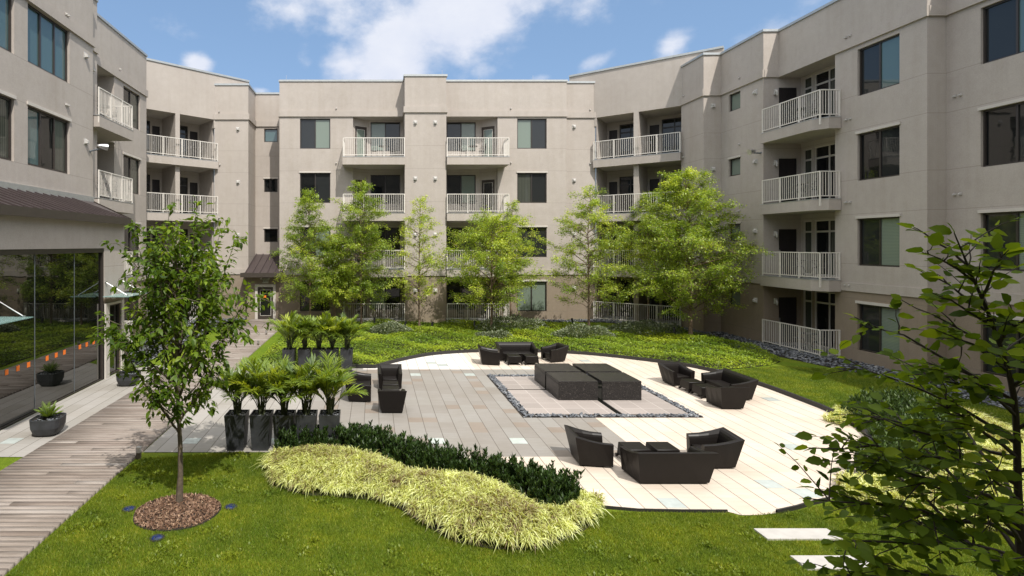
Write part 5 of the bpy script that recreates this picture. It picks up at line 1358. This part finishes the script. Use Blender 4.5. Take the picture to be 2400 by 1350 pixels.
# bowl planters with cycads
bowl = empty('bowl_planter', (0, 0, 0), '', 'planter')
def sq(r, z, k=.62, n=24):
    o = []
    for i in range(n):
        t = 2 * math.pi * i / n + math.pi / 4; c, s = math.cos(t), math.sin(t); m_ = (abs(c) ** 4 + abs(s) ** 4) ** -.25; o.append((r * m_ * c, r * m_ * s, z))
    return o
mb = MB(); prof = [(.20, 0), (.27, .07), (.32, .2), (.335, .4), (.31, .405), (.295, .36)]
rings = [sq(r, z) for r, z in prof]
for a, b in zip(rings[:-1], rings[1:]):
    for i in range(24): mb.quad(a[i], a[(i + 1) % 24], b[(i + 1) % 24], b[i])
mb.quad(*rings[0][::-1]); mb.build('pot', M['planter'], bowl, smooth=True, world=False)
mb = MB(); mb.prism([(p[0], p[1]) for p in sq(.30, 0)], .33, .365); mb.build('soil_top', M['soil'], bowl, world=False)
pb = rng.uniform(-.24, .24, (90, 2)); o = pebbles('pot_pebbles', 0, lambda n: pb, .028, z=.365, kind=None); o.parent = bowl; o['kind'] = 'stuff'
cyc = empty('cycad', (0, 0, 0), '', 'cycad')
for k in range(20):
    a = k * 2.4; inn = k / 20; L = rng.uniform(.36, .46); out_ = .85 - .6 * inn
    ts = np.linspace(0, 1, 6); pts = np.stack([math.cos(a) * ts * L * out_, math.sin(a) * ts * L * out_, L * (ts * (1.15 - .7 * out_) - ts ** 2 * .2 * out_)], 1)
    mb = MB(); mb.tube(pts, [.007, .006, .005, .004, .003, .001], 4, cap=False); fr = mb.build('frond', M['stem'], cyc, world=False)
    side = np.array([-math.sin(a), math.cos(a), 0]); LP = []; LD = []; LS = []
    for s in (-1, 1):
        for t in np.linspace(.15, .97, 18):
            q = np.array([np.interp(t, ts, pts[:, j]) for j in range(3)]); LP.append(q); LD.append(unit(unit(pts[-1] - pts[0]) * .7 + side * s + np.array([0, 0, .25]))); LS.append(.12 * math.sin(math.pi * (.25 + .65 * t)))
    tpl = (np.array([(-.05, 0, 0), (.05, 0, 0), (.06, .6, 0), (-.06, .6, 0), (.005, 1, 0), (-.005, 1, 0)], float), np.array([(0, 1, 2, 3), (3, 2, 4, 5)]))
    v, f_, kf = scatter(tpl, np.array(LP), np.array(LD), np.array(LS), roll=.1)
    npmesh('leaflets', v, f_, M['palmleaf'], fr, tint=np.full(len(f_), .35), world=False)
for i, (p, lab) in enumerate((((110, 1020), 'near'), ((300, 904), 'far'))):
    X, Y = P(*p); Y += .05
    place(bowl, i, (X, Y, .013), .1, 'low charcoal bowl planter by the glass wall, the %s one of two' % lab, 'bowl planters by the glass wall')
    place(cyc, i, (X, Y, .38), i * 1.0, 'spiky cycad in the %s bowl planter by the glass wall' % lab, 'cycads in bowl planters')

# ------------------------------------------------------------------ near tree at the right of the frame
def near_tree():
    e = empty('young_tree', (3.12, 2.55, 0), 'dark leafy tree close to the camera filling the right side of the view', 'tree')
    stem_px = [(2398, 2000, 2.62), (2392, 1350, 2.6), (2386, 1150, 2.58), (2376, 930, 2.5), (2330, 770, 2.42), (2282, 655, 2.36), (2236, 545, 2.3)]
    st = [Vector((3.12, 2.58, 0)), Vector((3.10, 2.60, 1.2))] + [Q(*p) for p in stem_px[1:]]
    st = [Vector(p) for p in spline([tuple(p) for p in st], 5)]
    n = len(st); mb = MB(); mb.tube(st, [.024 * (1 - .97 * (i / (n - 1)) ** .9) + .0012 for i in range(n)], 8); mb.build('trunk', M['twig'], e, smooth=True)
    S = np.array(st); zz = S[:, 2]
    def at(z): return np.array([np.interp(z, zz, S[:, j]) for j in range(3)])
    br = MB(); LP = []; LD = []; LN = []
    def leafy(pts, r0, step=.033, l0=.12):
        seg = np.linalg.norm(np.diff(pts, axis=0), axis=1); cum = np.concatenate([[0], np.cumsum(seg)]); L = cum[-1]
        br.tube(pts, [r0 * (1 - .8 * c / L) + .0008 for c in cum], 5, cap=False)
        s = max(l0 * L, .02); k = 0
        while s <= L:
            q = np.array([np.interp(s, cum, pts[:, j]) for j in range(3)]); ax = unit(pts[-1] - pts[0])
            sd_ = unit(np.cross(ax, [0, 0, 1.0]) + 1e-6); sg = 1 if k % 2 else -1
            d = unit(ax * .55 + sd_ * sg * .8 + np.array([0, 0, -.12]) + rng.normal(0, .22, 3)); LP.append(q + d * .008); LD.append(d); s += step * rng.uniform(.75, 1.3); k += 1
        LP.append(pts[-1]); LD.append(unit(pts[-1] - pts[-2]))
    ang = 0
    targets = []
    # limbs: height on stem, direction (deg, 180 = towards the left of the frame), length, rise
    z = 2.75; k = 0
    while z < 4.42:
        t = (z - 2.75) / 1.75
        L = (.92 * (1 - t) ** .85 + .13) * rng.uniform(.8, 1.12)
        targets.append((z, 180 + (k * 137.5 + 20) % 210 - 105, L, .34 + .25 * t)); z += .07; k += 1
    for z_, a, L, rs in [(3.05, 178, 1.02, .18), (3.2, 172, .9, .22), (2.95, 186, .95, .12), (3.45, 180, .75, .22), (3.35, 165, .9, .1), (3.7, 180, .52, .3), (2.8, 176, .9, .05), (2.72, 190, .8, .3)]: targets.append((z_, a, L, rs))
    for z_, a, L, rs in targets:
        p0 = at(z_); d = np.array([math.cos(R(a)), math.sin(R(a)) * .55, rs]); pts = curve_pts(p0, p0 + unit(d) * L, L * .05, 7, L * .014)
        leafy(pts, .008 * L + .003, l0=.25)
        for j in range(int(L / .10)):
            t = rng.uniform(.22, .92); q = np.array([np.interp(t * 6, range(7), pts[:, c]) for c in range(3)])
            dd = unit(unit(pts[-1] - pts[0]) * .8 + rng.normal(0, .55, 3) * np.array([1, 1, .6])); l = L * rng.uniform(.18, .42) * (1.1 - .5 * t)
            leafy(curve_pts(q, q + dd * l, l * .05, 4, .004), .0028, l0=.1)
    leafy(S[int(len(S) * .74):], .004, step=.03, l0=.1)
    for zt in np.linspace(3.75, 4.44, 17):
        a = rng.uniform(0, 6.28); p0 = at(zt); l = rng.uniform(.12, .30); d = np.array([math.cos(a), math.sin(a) * .6, .55]); leafy(curve_pts(p0, p0 + unit(d) * l, .01, 5, .003), .0025, l0=.1, step=.035)
    br.build('branches', M['twig'], e)
    n = len(LP); tpl = leaf_template(7, .58, .09, .16, serr=.16)
    V, F, kf = scatter(tpl, np.array(LP), np.array(LD), .062 * rng.uniform(.5, 1.3, n), roll=.6)
    npmesh('crown', V, F, M['nearleaf'], e, tint=np.repeat(np.clip(rng.normal(.5, .27, n), 0, 1), kf))
near_tree()
